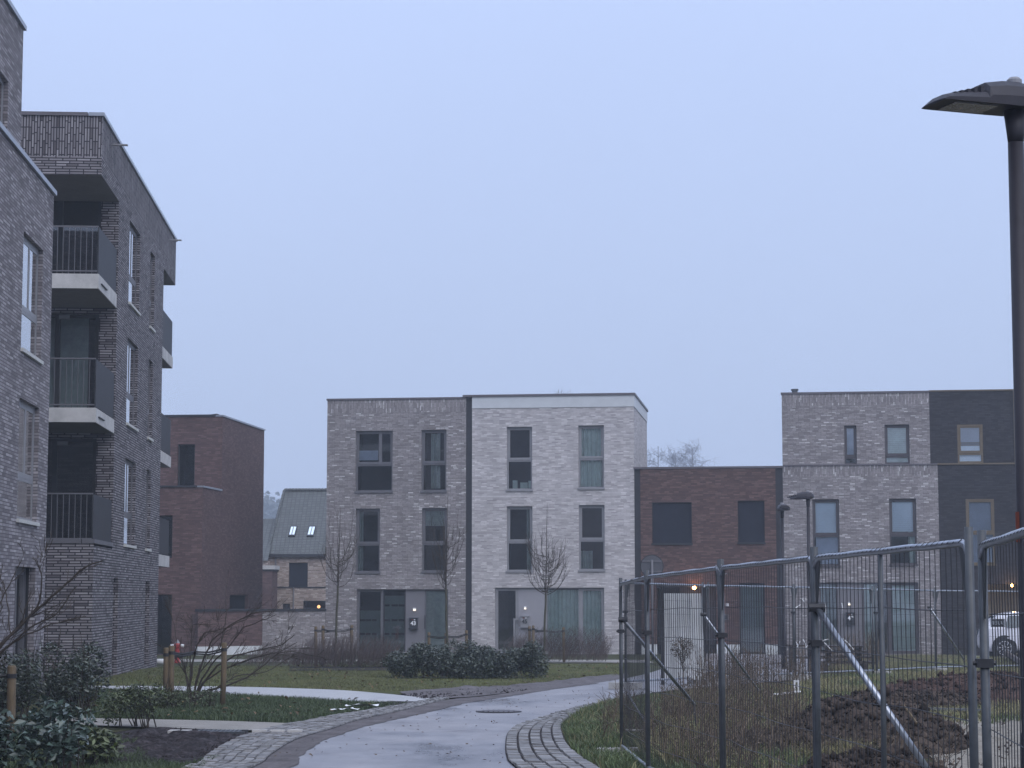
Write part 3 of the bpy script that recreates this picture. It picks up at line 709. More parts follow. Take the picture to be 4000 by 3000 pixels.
# carport opening of 47: dark back wall, door and lamp
um = g47[0] + (g47[1] - g47[0]) * .42
dd = MB(); lbox(dd, FH, g47[0] + .05, um - .25, .62, .68, g47[2], g47[3] - .12); dd.build("door", M['darkgrey'], h47)
dd = MB(); lbox(dd, FH, um - .1, g47[1] - .03, .55, .62, g47[2], g47[3] - .05); dd.build("garage_door", M['frame49'], h47)
lb = MB(); lbox(lb, FH, g47[0], g47[1], -.02, .1, g47[3] - .12, g47[3] - .002); lb.build("lintel", M['darkgrey'], h47)
def orb(name, c, r, m, parent, seg=10):
    me = bpy.data.meshes.new(name); import bmesh
    bm_ = bmesh.new(); bmesh.ops.create_icosphere(bm_, subdivisions=2, radius=r); bmesh.ops.translate(bm_, verts=bm_.verts, vec=c); bm_.to_mesh(me); bm_.free()
    me.materials.append(m); me.polygons.foreach_set("use_smooth", [True] * len(me.polygons)); return link(name, me, parent)
M['warmbulb'] = emis("warm_lit_bulb", (1, .42, .12), 26.0)
u_, z_ = FH.hit(2712, 2296, -.05)
mb = MB(); lbox(mb, FH, u_ - .05, u_ + .05, -.04, .0, z_ + .02, z_ + .11); wlm = mb.build("wall_light", M['darkgrey'], h47); wlm.data
orb("bulb", FH.P(u_, -.09, z_), .065, M['warmbulb'], wlm)
pl = bpy.data.lights.new("porch_lamp_light", 'POINT'); pl.energy = 5; pl.color = (1, .5, .2); pl.shadow_soft_size = .06
plo = bpy.data.objects.new("porch_lamp_light", pl); COL.objects.link(plo); plo.location = FH.P(u_, -.3, z_ - .02); plo.parent = h47
for (px, py, a, b) in ((2841, 2360, .05, .035), (2841, 2366, .05, .03)):
    u_, z_ = FH.hit(px, py); mb = MB(); lbox(mb, FH, u_ - a, u_ + a, -.03, -.001, z_ - b * .6, z_ + b * .6); mb.build("doorbell", M['white'], h47)
u_, z_ = FH.hit(2835, 2411); mb = MB(); lbox(mb, FH, u_ - .1, u_ + .1, -.06, -.001, z_ - .1, z_ + .1); lb_ = mb.build("letterbox", M['midgrey'], h47)
mb = MB(); lbox(mb, FH, u_ - .075, u_ + .075, -.065, -.061, z_ - .075, z_ + .07); mb.build("letterbox_door", M['darkgrey'], lb_)

# house 49
def q9(x0, y0, x1, y1): return q4(x0, y0, x1, y1, 1.443, 3000, 1450)
h49 = thing("house", "three-storey grey brick house with white blinds behind the tall lamp, number 49", "house")
uA, uB, uC = uh(3062, 2200), uh(3000 + 912 / 1.443, 1700), uh(3000 + 968 / 1.443, 2200)
ztU = zh(3350, 1537); ztM = zh(3350, 1816)
W49 = [q9(430, 305, 500, 526), q9(658, 300, 798, 523), q9(252, 722, 403, 1097), q9(685, 717, 838, 1090)]
W49[0] = (W49[0][0], W49[0][1], ztM + .03, W49[0][3]); W49[1] = (W49[1][0], W49[1][1], ztM + .03, W49[1][3])
g_ = q9(290, 1190, 850, 1500); gf49 = (g_[0], g_[1], ZB + .08, g_[3])
mb = MB()
wall(mb, FH, uA, uB, ztM, ztU - .42, W49[:2], w=.0); wall(mb, FH, uA, uB, ztU - .42, ztU, [], sw=True, w=0)
wall(mb, FH, uA, uC, ZB, ztM - .40, W49[2:] + [gf49]); wall(mb, FH, uA, uC, ztM - .40, ztM, [], sw=True)
shell(mb, FH, uA, uB, 9, ZB, ztU, 0, 2); 
mb.build("wall", [M['brick43'], M['dark'], M['joint']], h49)
coping(h49, FH, uA - .03, uB, ztU, M['coping']); mb = MB(); lbox(mb, FH, uA, uC, -.04, -.002, ztM - .02, ztM + .03); mb.build("string_course", M['coping'], h49)
def trz9(y): return trz(y, 1.443, 1450, 3400)
window(h49, FH, W49[0], M['frame49'], tr=trz9(480), bar=.05, fills=[('flat', 'blindd', .1, .9, .25, .95, 'blind')])
window(h49, FH, W49[1], M['frame49'], tr=trz9(475), fills=[('slats', 'curtainL', .04, .96, .03, .97, 'blind')])
window(h49, FH, W49[2], M['frame49'], tr=trz9(922), sill='frame49', fills=[('slats', 'blind', .04, .96, .5, .97, 'blind'), ('flat', 'blindd', .12, .96, .03, .5, 'blind')])
window(h49, FH, W49[3], M['frame49'], tr=trz9(920), sill='frame49', fills=[('slats', 'blind', .04, .96, .5, .97, 'blind'), ('folds', 'curtainL', .7, .97, .03, .5, 'curtain')])
x49 = lambda px: uh(px, 2400)
window(h49, FH, (gf49[0], x49(3275), gf49[2], gf49[3]), M['frame49'], bar=.06, name="door", fills=[('flat', 'frost', .05, .95, .03, .97, 'privacy_film')])
pb = MB(); lbox(pb, FH, x49(3275), x49(3372), .10, .2, gf49[2], gf49[3] - .002); pb.build("entrance_panel", M['panel43'], h49)
window(h49, FH, (x49(3372), x49(3470), gf49[2], gf49[3]), M['frame49'], bar=.05, fills=[('slats', 'curtainL', .04, .5, .03, .97, 'blind')])
window(h49, FH, (x49(3470), gf49[1], gf49[2], gf49[3]), M['frame49'], bar=.11, fills=[('slats', 'curtainL', .15, .9, .03, .97, 'blind')])
letterbox(h49, FH, 3322, 2415, 1, 'white', txt="49", bodym='darkgrey')
walllight(h49, FH, 3318, 2358)
u_ = uh(3105, 1530); mb = MB(); mb.tube([FH.P(u_, 1.2, ztU - .1), FH.P(u_, 1.2, ztU + .3)], .11, 12); mb.tube([FH.P(u_, 1.2, ztU + .25), FH.P(u_, 1.2, ztU + .31)], .14, 12)
mb.build("roof_vent", M['galv'], h49)
mb = MB(); mb.tube([FH.P(u_ + .3, 1.2, ztU - .1), FH.P(u_ + .3, 1.2, ztU + .14)], .05, 8); mb.build("roof_vent", M['galv'], h49)

# house 51 (black brick)
h51 = thing("house", "black brick house with ochre window frames at the right edge", "house")
uD, uE = uh(3961, 1700), uh(3985, 2200)
W51 = [q9(1068, 300, 1212, 517), q9(1118, 720, 1278, 1088)]
W51[0] = (W51[0][0], W51[0][1], ztM + .03, W51[0][3])
g51 = (uh(3826, 2400), uE + 1.2, ZB + .03, zh(3900, 2282))
mb = MB(); wall(mb, FH, uB, uD, ztM, ztU + .03, W51[:1]); wall(mb, FH, uC, uE + 1.5, ZB, ztM, [W51[1], g51], room=1.6)
shell(mb, FH, uB, uD, 9, ztM, ztU + .03, 0, 2, left=False); shell(mb, FH, uC, uE + 1.5, 9, ZB, ztM - .001, 0, 2, left=False)
mb.build("wall", [M['brickblk'], M['beige'], M['joint']], h51)
coping(h51, FH, uB, uD + .04, ztU + .033, M['ochre'], h=.05)
mb = MB(); lbox(mb, FH, uC, uD + .03, -.04, -.002, ztM - .02, ztM + .03); lbox(mb, FH, uD - .0, uD + .04, -.04, .1, ztM + .03, ztU + .03); mb.build("edge_trim", M['ochre'], h51)
window(h51, FH, W51[0], M['ochre'], w=.06, tr=trz9(465), bar=.065, fills=[('slats', 'blindd', .04, .96, .55, .97, 'blind'), ('flat', 'blind', .08, .92, .03, .45, 'curtain')])
window(h51, FH, W51[1], M['ochre'], w=.06, tr=trz9(912), bar=.065, sill='ochre', fills=[('slats', 'blindd', .04, .96, .03, .97, 'blind')])
u_, z_ = FH.hit(3953, 2287, -.05); mb = MB(); lbox(mb, FH, u_ - .05, u_ + .05, -.04, -.0, z_ + .03, z_ + .12); w2 = mb.build("wall_light", M['darkgrey'], h51)
orb("bulb", FH.P(u_, -.09, z_), .05, M['warmbulb'], w2)
pl = bpy.data.lights.new("wall_lamp_light", 'POINT'); pl.energy = 9; pl.color = (1, .6, .25); pl.shadow_soft_size = .06
plo = bpy.data.objects.new("wall_lamp_light", pl); COL.objects.link(plo); plo.location = FH.P(u_, -.3, z_ - .05); plo.parent = h51

# ---- apartment blocks on the left: shared street line
vpd = ray(1500, 2331); aU = Vector((vpd.x, vpd.y))       # receding direction
c0 = at(379, 1500, 44)
FB = Fr((c0.x, c0.y), (aU.x, aU.y))      # u recedes; W = left, into the building
def ub(px, py=1800): return FB.hit(px, py)[0]
def zb(px, py): return FB.hit(px, py)[1]
blkB = thing("apartment_block", "four-storey grey brick apartment block with concrete corner balconies", "apartment block")
s0, sr, s1, s2 = 0, ub(459, 1126), ub(640, 1053), ub(687, 1000)
z_top = zb(398, 440); z_sof = zb(393, 678)
zs = [zb(391, 1073), zb(379, 1594), zb(362, 2116)]; zsb = [zb(390, 1130), zb(379, 1651), zb(362, 2131)]
# windows of the street side (u0,u1,z0,z1) from left edge measurements
cu = [(ub(505, 1000), ub(547, 1000)), (ub(586, 1100), ub(604, 1100))]
zw = [(zb(505, 1184), zb(505, 854)), (zb(497, 1655), zb(500, 1317)), (zb(491, 2129), zb(491, 1788))]
HB = [(cu[0][0], cu[0][1], a, b) for a, b in zw] + [(cu[1][0], cu[1][1], a, b) for a, b in zw]
HB += [(ub(440, 2400), ub(460, 2400), -.1, zb(440, 2257)), (ub(566, 2400), ub(583, 2400), -.1, zb(566, 2270))]
mb = MB()
wall(mb, FB, sr, s1, zsb[2], z_sof, [h for h in HB if h[2] > 2], rd=.115)
wall(mb, FB, s0, s1, -.3, zsb[2], [h for h in HB if h[2] < 2], rd=.22)
wall(mb, FB, s0, s2, z_sof, z_top - .95, []); wall(mb, FB, s0, s2, z_top - .95, z_top - .05, [], sw=True)
WB = 13
FF = Fr((FB.P(0, WB, 0).x, FB.P(0, WB, 0).y), tuple((-FB.W)[:2]))      # front end face; u runs from far left to the corner
wall(mb, FF, 0, WB, z_sof, z_top - .95, []); wall(mb, FF, 0, WB, z_top - .95, z_top - .05, [], sw=True)
wall(mb, FF, 0, WB, -.3, zs[2] - .03, [])
# recess back wall with dark glazed openings, brick pier at the right
pier = FF.hit(384, 1400, sr)[0]
hl = [(WB - 4.6, pier, zs[i] + .02, zs[i] + 2.45) for i in range(3)]
wall(mb, FF, 0, WB, zs[2] - .03, z_sof, hl, rd=.10, w=sr)
# roof, soffit, far end
FE = Fr((FB.P(s1, 0, 0).x, FB.P(s1, 0, 0).y), tuple(FB.W[:2]))
mb.face([FB.P(s0, 0, z_top - .05), FB.P(s2, 0, z_top - .05), FB.P(s2, WB, z_top - .05), FB.P(s0, WB, z_top - .05)], 2)
mb.face([FB.P(s1, 0, -.5), FB.P(s1, WB, -.5), FB.P(s1, WB, z_sof), FB.P(s1, 0, z_sof)], 0)
mb.face([FB.P(s2, 0, z_sof), FB.P(s2, WB, z_sof), FB.P(s2, WB, z_top - .05), FB.P(s2, 0, z_top - .05)], 0)
mb.face([FB.P(s0, WB, -.3), FB.P(s2, WB, -.3), FB.P(s2, WB, z_top), FB.P(s0, WB, z_top)], 0)
mb.build("wall", [M['brick_b'], M['dark'], M['joint']], blkB)
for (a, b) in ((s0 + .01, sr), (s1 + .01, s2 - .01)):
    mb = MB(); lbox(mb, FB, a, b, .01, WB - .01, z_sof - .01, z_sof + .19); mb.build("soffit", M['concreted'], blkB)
mb = MB(); lbox(mb, FB, s0 - .04, s2 + .04, -.04, .3, z_top - .048, z_top + .03); mb.build("coping", M['copingl'], blkB)
mb = MB(); lbox(mb, FF, 0, WB - .32, -.04, .3, z_top - .048, z_top + .03); mb.build("coping", M['coping'], blkB)
def slab(z0, z1, a, b, front=True):
    mb = MB(); lbox(mb, FB, a, b, 0.0, WB - 1, z0, z1, 0); return mb
for i in range(2):
    mb = MB(); lbox(mb, FB, s0 + .0, sr + .06, .012, 6.5, zsb[i], zs[i], 0)
    # underside shade painted as its own face in darker concrete
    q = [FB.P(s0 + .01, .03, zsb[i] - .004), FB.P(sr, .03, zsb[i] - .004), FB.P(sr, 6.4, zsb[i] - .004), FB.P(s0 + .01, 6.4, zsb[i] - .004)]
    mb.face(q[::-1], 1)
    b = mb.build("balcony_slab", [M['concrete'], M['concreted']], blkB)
    sp = MB(); u_ = s0 + .35; lbox(sp, FB, u_, u_ + .9, -.02, .01, zs[i] - .18, zs[i] - .16); sp.build("drain_spout", M['darkgrey'], b)
mb = MB(); lbox(mb, FB, s0 - .02, sr - .002, -.02, .25, zs[2] - .03, zs[2] + .06); lbox(mb, FF, 0, WB - .27, -.02, .25, zs[2] - .03, zs[2] + .06); mb.build("balcony_ledge", M['midgrey'], blkB)
far = [(zs[0], zsb[0]), (zs[1], zsb[1]), (zs[2], zs[2] - .32)]
for (a, b_) in far:
    mb = MB(); lbox(mb, FB, s1 + .0, s2 - .25, .012, 5, b_, a, 0)
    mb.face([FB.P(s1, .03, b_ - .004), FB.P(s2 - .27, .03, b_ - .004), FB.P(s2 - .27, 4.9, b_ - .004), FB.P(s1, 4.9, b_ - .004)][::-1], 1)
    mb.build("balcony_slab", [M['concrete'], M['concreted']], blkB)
def railing(z, zt, a, b, bars=True, nearside=True):
    mb = MB(); t = .03
    lbox(mb, FB, a, b, .03, .05, z + .03, zt); r = mb.build("balcony_panel", M['darkgrey'], blkB)
    if bars:
        bm_ = MB()
        for k in range(32):
            w = .05 + .125 * k; c = FB.P(a + .03, w, 0)
            bm_.tube([(c.x, c.y, z), (c.x, c.y, zt)], .009, 5)
        lbox(bm_, FB, a + .01, a + .05, .05, 4.0, zt, zt + .03); lbox(bm_, FB, a + .015, a + .045, .05, 4.0, z + .06, z + .085)
        bm_.build("balcony_railing", M['midgrey'], blkB)
rh = [zb(391, 884), zb(380, 1401), zb(364, 1928)]
for i in range(3): railing(zs[i], rh[i], s0 + .05, sr - .02)
for i in range(3): railing(zs[i], rh[i], s1 + .02, s2 - .35, bars=False)
# things stored on far upper balcony and lights
for i in (1, 2):
    u_, z_ = FF.hit(258 - 6 * i, 1240 if i == 1 else 1732, sr); mb = MB(); lbox(mb, FF, u_ - .12, u_ + .12, sr - .05, sr - .002, z_ - .045, z_ + .045); mb.build("wall_light", M['frame45'], blkB)
for i in range(3):       # balcony doors
    a, b, c, d = hl[i]
    window(blkB, FF, (a, b, c, d), M['darkgrey'], w=sr + .10, bar=.08, mull=[b - .95, b - 2.2], name="balcony_door", fills=[('flat', 'curtain', .72, .94, .03, .97, 'curtain')] if i == 1 else ())
for k, h in enumerate(HB):
    if h[2] > 2:
        two = k < 3
        window(blkB, FB, h, M['midgrey'], proud=.012, w=.095, bar=.05, tr=h[2] + (h[3] - h[2]) * .36, mull=((h[0] + h[1]) / 2) if two else None, sill='stone', silld=.02)
    else: window(blkB, FB, h, M['midgrey'], w=.22, bar=.06, name="door")
mb = MB(); u_ = s0 + 1.2; lbox(mb, FB, u_, u_ + .5, -.012, -.002, zsb[2] - .32, zsb[2] - .26); mb.build("vent_slot", M['dark'], blkB)
for px, py in ((438, 566), (661, 938)):
    u_, z_ = FB.hit(px, py); mb = MB(); lbox(mb, FB, u_ - .05, u_ + .05, -.35, -.0, z_ - .015, z_ + .015); mb.build("overflow_spout", M['frame45'], blkB)

# block A (nearest, left edge)

blkA = thing("apartment_block", "nearest grey brick apartment block cut off by the left edge", "apartment block")
cA = FB.hit(211, 752); sA = cA[0]; zA = cA[1]
hA = [(FB.hit(88, 1100)[0], FB.hit(166, 1100)[0], zb(87, 1365), zb(88, 896)),
      (FB.hit(76, 1800)[0], FB.hit(154, 1800)[0], zb(68, 2029), zb(76, 1551)),
      (FB.hit(59, 2400)[0], FB.hit(139, 2400)[0], -.02, zb(59, 2211))]
w0_, w1_ = hA[0][0], hA[0][1]; hA = [(w0_, w1_, c, d) for (_, _, c, d) in hA]
sN = sA - 26
mb = MB(); wall(mb, FB, sN, sA, -.1, zA - .06, hA, rd=.115)
mb.face([FB.P(sA, 0, -.1), FB.P(sA, WB, -.1), FB.P(sA, WB, zA - .06), FB.P(sA, 0, zA - .06)], 0)
mb.face([FB.P(sN, 0, zA - .06), FB.P(sA, 0, zA - .06), FB.P(sA, WB, zA - .06), FB.P(sN, WB, zA - .06)], 2)
FA2 = Fr(tuple(FB.P(0, .45, 0)[:2]), tuple(FB.U[:2]))
cU = FA2.hit(92, 108); sU, zU = cU
hU = (FA2.hit(-40, 400)[0], FA2.hit(31, 400)[0], FA2.hit(31, 512)[1], FA2.hit(31, 318)[1])
wall(mb, FA2, sN, sU, zA - .06, zU - .05, [hU], rd=.115)
mb.face([FA2.P(sU, 0, zA - .06), FA2.P(sU, 9, zA - .06), FA2.P(sU, 9, zU - .05), FA2.P(sU, 0, zU - .05)], 0)
mb.face([FA2.P(sN, 0, zU - .05), FA2.P(sU, 0, zU - .05), FA2.P(sU, 9, zU - .05), FA2.P(sN, 9, zU - .05)], 2)
mb.build("wall", [M['brick_a'], M['dark'], M['joint']], blkA)
mb = MB(); lbox(mb, FB, sN, sA + .05, -.05, .4, zA - .056, zA + .03); mb.build("coping", M['copingl'], blkA)
mb = MB(); lbox(mb, FA2, sN, sU + .05, -.05, .4, zU - .046, zU + .04); mb.build("coping", M['copingl'], blkA)
for h in hA[:2]: window(blkA, FB, h, M['frame45'], proud=.012, w=.095, bar=.07, tr=h[2] + (h[3] - h[2]) * .37, mull=(h[0] * .45 + h[1] * .55), sill='stone')
window(blkA, FB, hA[2], M['midgrey'], w=.22, bar=.08, mull=(h[0] * .45 + h[1] * .55), tr=1.05, name="window", fills=[('folds', 'curtain', .3, .9, .03, .97, 'curtain')])
window(blkA, FA2, hU, M['frame45'], proud=.012, w=.095, bar=.07)

# ---- dark red brick building beyond the blocks
vp2 = ray(2934, 2331)
pn_ = at(785, 2331, 74)
FS = Fr((pn_.x, pn_.y), (vp2.x, vp2.y))     # side wall; W points left into the building
redb = thing("brick_building", "dull red brick building stepped in two blocks behind the apartments", "building")
sa = 0; sb_ = FS.hit(867, 1800)[0]; sc_ = FS.hit(1031, 1800)[0]
zlo = FS.hit(785, 1902)[1]; zhi = FS.hit(867, 1626)[1]
FRf = Fr(tuple(FS.P(0, 7, 0)[:2]), tuple((-FS.W)[:2]))
sw_ = (FS.hit(897, 2352)[0], FS.hit(968, 2352)[0], FS.hit(930, 2392)[1], FS.hit(900, 2323)[1])
mb = MB(); wall(mb, FS, 0, sc_, ZB, zlo, [sw_]); wall(mb, FS, sb_, sc_, zlo, zhi, [])
gd = (7 - .02 - 9.0, 0, 0, 0)
fd = [(FRf.hit(600, 2400)[0], FRf.hit(671, 2400)[0], ZB + .05, FRf.hit(650, 2322)[1]), (FRf.hit(600, 2100)[0], FRf.hit(673, 2100)[0], FRf.hit(650, 2180)[1], FRf.hit(650, 2013)[1])]
fd = [(max(.3, a), b, c, d) for a, b, c, d in fd]
wall(mb, FRf, 0, 7, ZB, zlo, fd)
u0w = FRf.hit(693, 1800, sb_)[0]; u1w = FRf.hit(761, 1800, sb_)[0]; z1w = FRf.hit(730, 1735, sb_)[1]
wall(mb, FRf, 0, 7, zlo, zhi, [(u0w, u1w, zlo + .02, z1w)], w=sb_)
mb.face([FS.P(0, 0, zlo), FS.P(sb_, 0, zlo), FS.P(sb_, 7, zlo), FS.P(0, 7, zlo)], 2); mb.face([FS.P(sb_, 0, zhi), FS.P(sc_, 0, zhi), FS.P(sc_, 7, zhi), FS.P(sb_, 7, zhi)], 2)
mb.face([FS.P(sc_, 0, ZB), FS.P(sc_, 7, ZB), FS.P(sc_, 7, zhi), FS.P(sc_, 0, zhi)], 0)
mb.build("wall", [M['brickred'], M['dark'], M['joint']], redb)
mb = MB(); lbox(mb, FS, sb_ - .03, sc_ + .03, -.04, .25, zhi, zhi + .06); mb.build("coping", M['copingl'], redb)
mb = MB(); lbox(mb, FRf, 0, 6.7, sb_ - .04, sb_ + .2, zhi, zhi + .08); mb.build("coping", M['joint'], redb)
mb = MB(); lbox(mb, FS, -.03, sb_ - .01, -.04, .2, zlo, zlo + .06); mb.build("coping", M['copingl'], redb)
mb = MB(); lbox(mb, FRf, 0, 6.75, -.04, .2, zlo, zlo + .07); mb.build("coping", M['joint'], redb)
window(redb, FRf, (u0w, u1w, zlo + .02, z1w), M['darkgrey'], w=sb_ + .16, bar=.05)
window(redb, FS, sw_, M['darkgrey'], bar=.05, fills=[('flat', 'screen', .05, .95, .05, .95, 'sun_screen_or_dark_sheet')])  # dark sheet added over this pane to hide its bright sky reflection
for h in fd: window(redb, FRf, h, M['darkgrey'], bar=.05, name="door" if h[2] < 1 else "window")
mb = MB(); lbox(mb, FS, .02, 9.0, -.03, -.002, ZB, ZB + .34); lbox(mb, FS, .0, .02, -.03, 0, ZB, ZB + .34); mb.build("plinth", M['plinth'], redb)
u_, z_ = FRf.hit(790, 1622, sb_); mb = MB(); c = [FRf.P(u_ - 1.2, sb_ + 1, zhi), FRf.P(u_ + .3, sb_ + 1, zhi), FRf.P(u_ + .3, sb_ + 2, zhi), FRf.P(u_ - 1.2, sb_ + 2, zhi)]
mb.hexa(c + [c[0] + Vector((0, 0, .05)), c[1] + Vector((0, 0, .2)), c[2] + Vector((0, 0, .2)), c[3] + Vector((0, 0, .05))]); mb.build("solar_panel", M['darkgrey'], redb)
# lower red annex at the rear
an = thing("brick_annex", "small lower red brick annex behind the stepped red building", "building")
FQ = Fr(tuple(at(1020, 2331, 97.6)[:2]), (1, -.04)); u1_ = FQ.hit(1063, 2300)[0]; z1_ = FQ.hit(1045, 2232)[1]
mb = MB(); lbox(mb, FQ, -2, u1_, 0, 1.6, ZB, z1_); mb.build("wall", M['brickred'], an)
mb = MB(); lbox(mb, FQ, -2, u1_ + .1, -.05, 1.65, z1_ + .1, z1_ + .28); mb.build("fascia_band", M['concrete'], an)
mb = MB(); lbox(mb, FQ, -2, u1_ + .06, -.02, 1.62, z1_ + .001, z1_ + .1); mb.build("coping", M['joint'], an)

# ---- garden walls between red building and house 43
pa = at(775, 2331, 73.6); pb_ = at(1276, 2331, 76.55)
gw = Fr((pa.x, pa.y), (pb_.x - pa.x, pb_.y - pa.y)); Lg = math.hypot(pb_.x - pa.x, pb_.y - pa.y); um_ = gw.hit(1025, 2400)[0]
zg = gw.hit(1025, 2388)[1]
for (a, b, mk, lab) in ((0, um_, 'brickred', "red brick garden wall below the stepped red building"), (um_ + .01, Lg - .02, 'brick43', "grey brick garden wall between red wall and house 43")):
    t = thing("garden_wall", lab, "wall")
    mb = MB(); lbox(mb, gw, a, b, 0, .22, ZB + (.34 if mk == 'brickred' else 0), zg); mb.build("wall", M[mk], t)
    mb = MB(); lbox(mb, gw, a, b, -.04, .26, zg + .001, zg + .09); mb.build("coping", M['joint'], t)
    if mk == 'brickred':
        mb = MB(); lbox(mb, gw, a, b + 0.0, -.02, .2, ZB, ZB + .338); mb.build("plinth", M['plinth'], t)
# ---- buff brick house with grey tiled roof
yh = thing("house", "buff brick house with steep grey tiled roof and two skylights", "house")
FY = Fr(tuple(at(1049, 2331, 100)[:2]), (1, -.04)); yq = lambda px, py: FY.hit(px, py)
ze = yq(1150, 2166)[1]; zr = None
uY1 = yq(1420, 2200)[0]
win = [FY.rect(1128, 2198, 1202, 2293), FY.rect(1184, 2347, 1285, 2383), FY.rect(1104, 2358, 1133, 2384)]
u0y = yq(1048, 2200)[0]
mb = MB(); wall(mb, FY, u0y, uY1, ZB, ze, win); 
# gable and rear
RD = 4.2
ridge = at(1111, 1917, 100 + RD); zr = ridge.z; ur = (ridge - FY.O).dot(FY.U)
mb.face([FY.P(u0y, 0, ZB), FY.P(u0y, 2 * RD, ZB), FY.P(u0y, 2 * RD, ze), FY.P(u0y, 0, ze)][::-1], 0)
mb.face([FY.P(uY1, 0, ZB), FY.P(uY1, 2 * RD, ZB), FY.P(uY1, 2 * RD, ze), FY.P(uY1, 0, ze)], 0)
mb.build("wall", [M['brickyel'], M['dark']], yh)
mb = MB()     # hipped left end, seen slanting
A_, B_, C_, D_ = FY.P(u0y - .05, -.1, ze), FY.P(uY1, -.1, ze), FY.P(uY1 - .2, RD, zr), FY.P(ur, RD, zr)
E_, F_ = FY.P(u0y - .05, 2 * RD, ze), FY.P(uY1, 2 * RD, ze)
mb.face([A_, B_, C_, D_]); mb.face([E_, A_, D_]); mb.face([F_, E_, D_, C_]); mb.face([B_, F_, C_])
rf = mb.build("roof", M['rooftile'], yh)
mb = MB(); n_ = 26
for k in range(n_):
    a = D_.lerp(C_, k / n_); b = D_.lerp(C_, (k + .96) / n_); mb.tube([a + Vector((0, 0, .02)), b + Vector((0, 0, .035))], [.09, .11], 6)
for k in range(16):
    a = A_.lerp(D_, k / 16); b = A_.lerp(D_, (k + .96) / 16); mb.tube([a, b], [.07, .09], 6)
mb.build("ridge_tiles", M['rooftile'], rf)
mb = MB(); lbox(mb, FY, u0y - .05, uY1, -.2, -.04, ze - .12, ze + .02); mb.build("gutter", M['joint'], yh)
mb = MB(); zq = yq(1150, 2294)[1]; lbox(mb, FY, u0y, uY1, -.03, -.002, zq - .03, zq + .03); mb.build("string_course", M['joint'], yh)
mb = MB(); uq = yq(1077, 2230)[0]; mb.tube([FY.P(uq, -.06, ze - .1), FY.P(uq, -.06, zq)], .04, 8); uq = yq(1147, 2330)[0]; mb.tube([FY.P(uq, -.06, zq), FY.P(uq, -.06, ZB)], .035, 8); mb.build("downpipe", M['panel43'], yh)
window(yh, FY, win[0], M['darkgrey'], bar=.05, fills=[('flat', 'screen', .02, .98, .02, .98, 'sun_screen_or_dark_sheet')])
window(yh, FY, win[1], M['darkgrey'], bar=.06, fills=()); window(yh, FY, win[2], M['darkgrey'], bar=.05)
u_, z_ = FY.hit(1243, 2370, .3); lmp = orb("room_lamp", FY.P(u_, .5, z_), .08, emis('dim_room_lamp', (1, .5, .2), 1.6), yh)
def onroof(px, py):
    d = ray(px, py); n = (B_ - A_).cross(D_ - A_).normalized(); t = (A_ - Vector((0, 0, EYE))).dot(n) / d.dot(n)
    return Vector((0, 0, EYE)) + d * t, (n if n.y < 0 else -n)
for (x0, x1) in ((1130, 1158), (1202, 1231)):
    P4 = [onroof(*p) for p in ((x0 + 0, 2093), (x1 - 8, 2093), (x1, 2062), (x0 + 8, 2062))]; n = P4[0][1]
    P = [p[0] for p in P4]; c = sum(P, Vector()) / 4
    mb = MB(); big = [c + (p - c) * 1.28 for p in P]
    mb.hexa([p - n * .02 for p in big] + [p + n * .07 for p in big]); sk = mb.build("skylight", M['darkgrey'], rf)
    mb = MB(); mb.face([p + n * .078 for p in P]); mb.build("pane", M['skyglass'] if 'skyglass' in M else M['blind'], sk)
    mb = MB(); a, b = (P[0] + P[1]) / 2, (P[2] + P[3]) / 2; mb.tube([a + n * .09, b + n * .09], .02, 4); mb.build("glazing_bar", M['frame45'], sk)
# lower neighbour roof on the left
nb = thing("house", "lower tiled roof showing between the red building and the buff house", "house")
FN = Fr(tuple(at(1000, 2331, 99)[:2]), (1, -.04)); zn = FN.hit(1050, 2190)[1]
a1 = at(1015, 2026, 103); zr2 = a1.z; u1n = FN.hit(1050, 2100)[0]
mb = MB(); lbox(mb, FN, -5, FN.hit(1046, 2200)[0] - .02, .2, 7, ZB, zn); mb.build("wall", M['brickyel'], nb)
mb = MB(); uu = FN.hit(1046, 2200)[0]; um2 = (at(1085, 2026, 103) - FN.O).dot(FN.U)
mb.face([FN.P(-5, 0, zn), FN.P(uu, 0, zn), FN.P(um2, 4, zr2), FN.P(-5, 4, zr2)]); mb.face([FN.P(-5, 4, zr2), FN.P(um2, 4, zr2), FN.P(uu, 8, zn), FN.P(-5, 8, zn)])
mb.build("roof", M['rooftile'], nb)

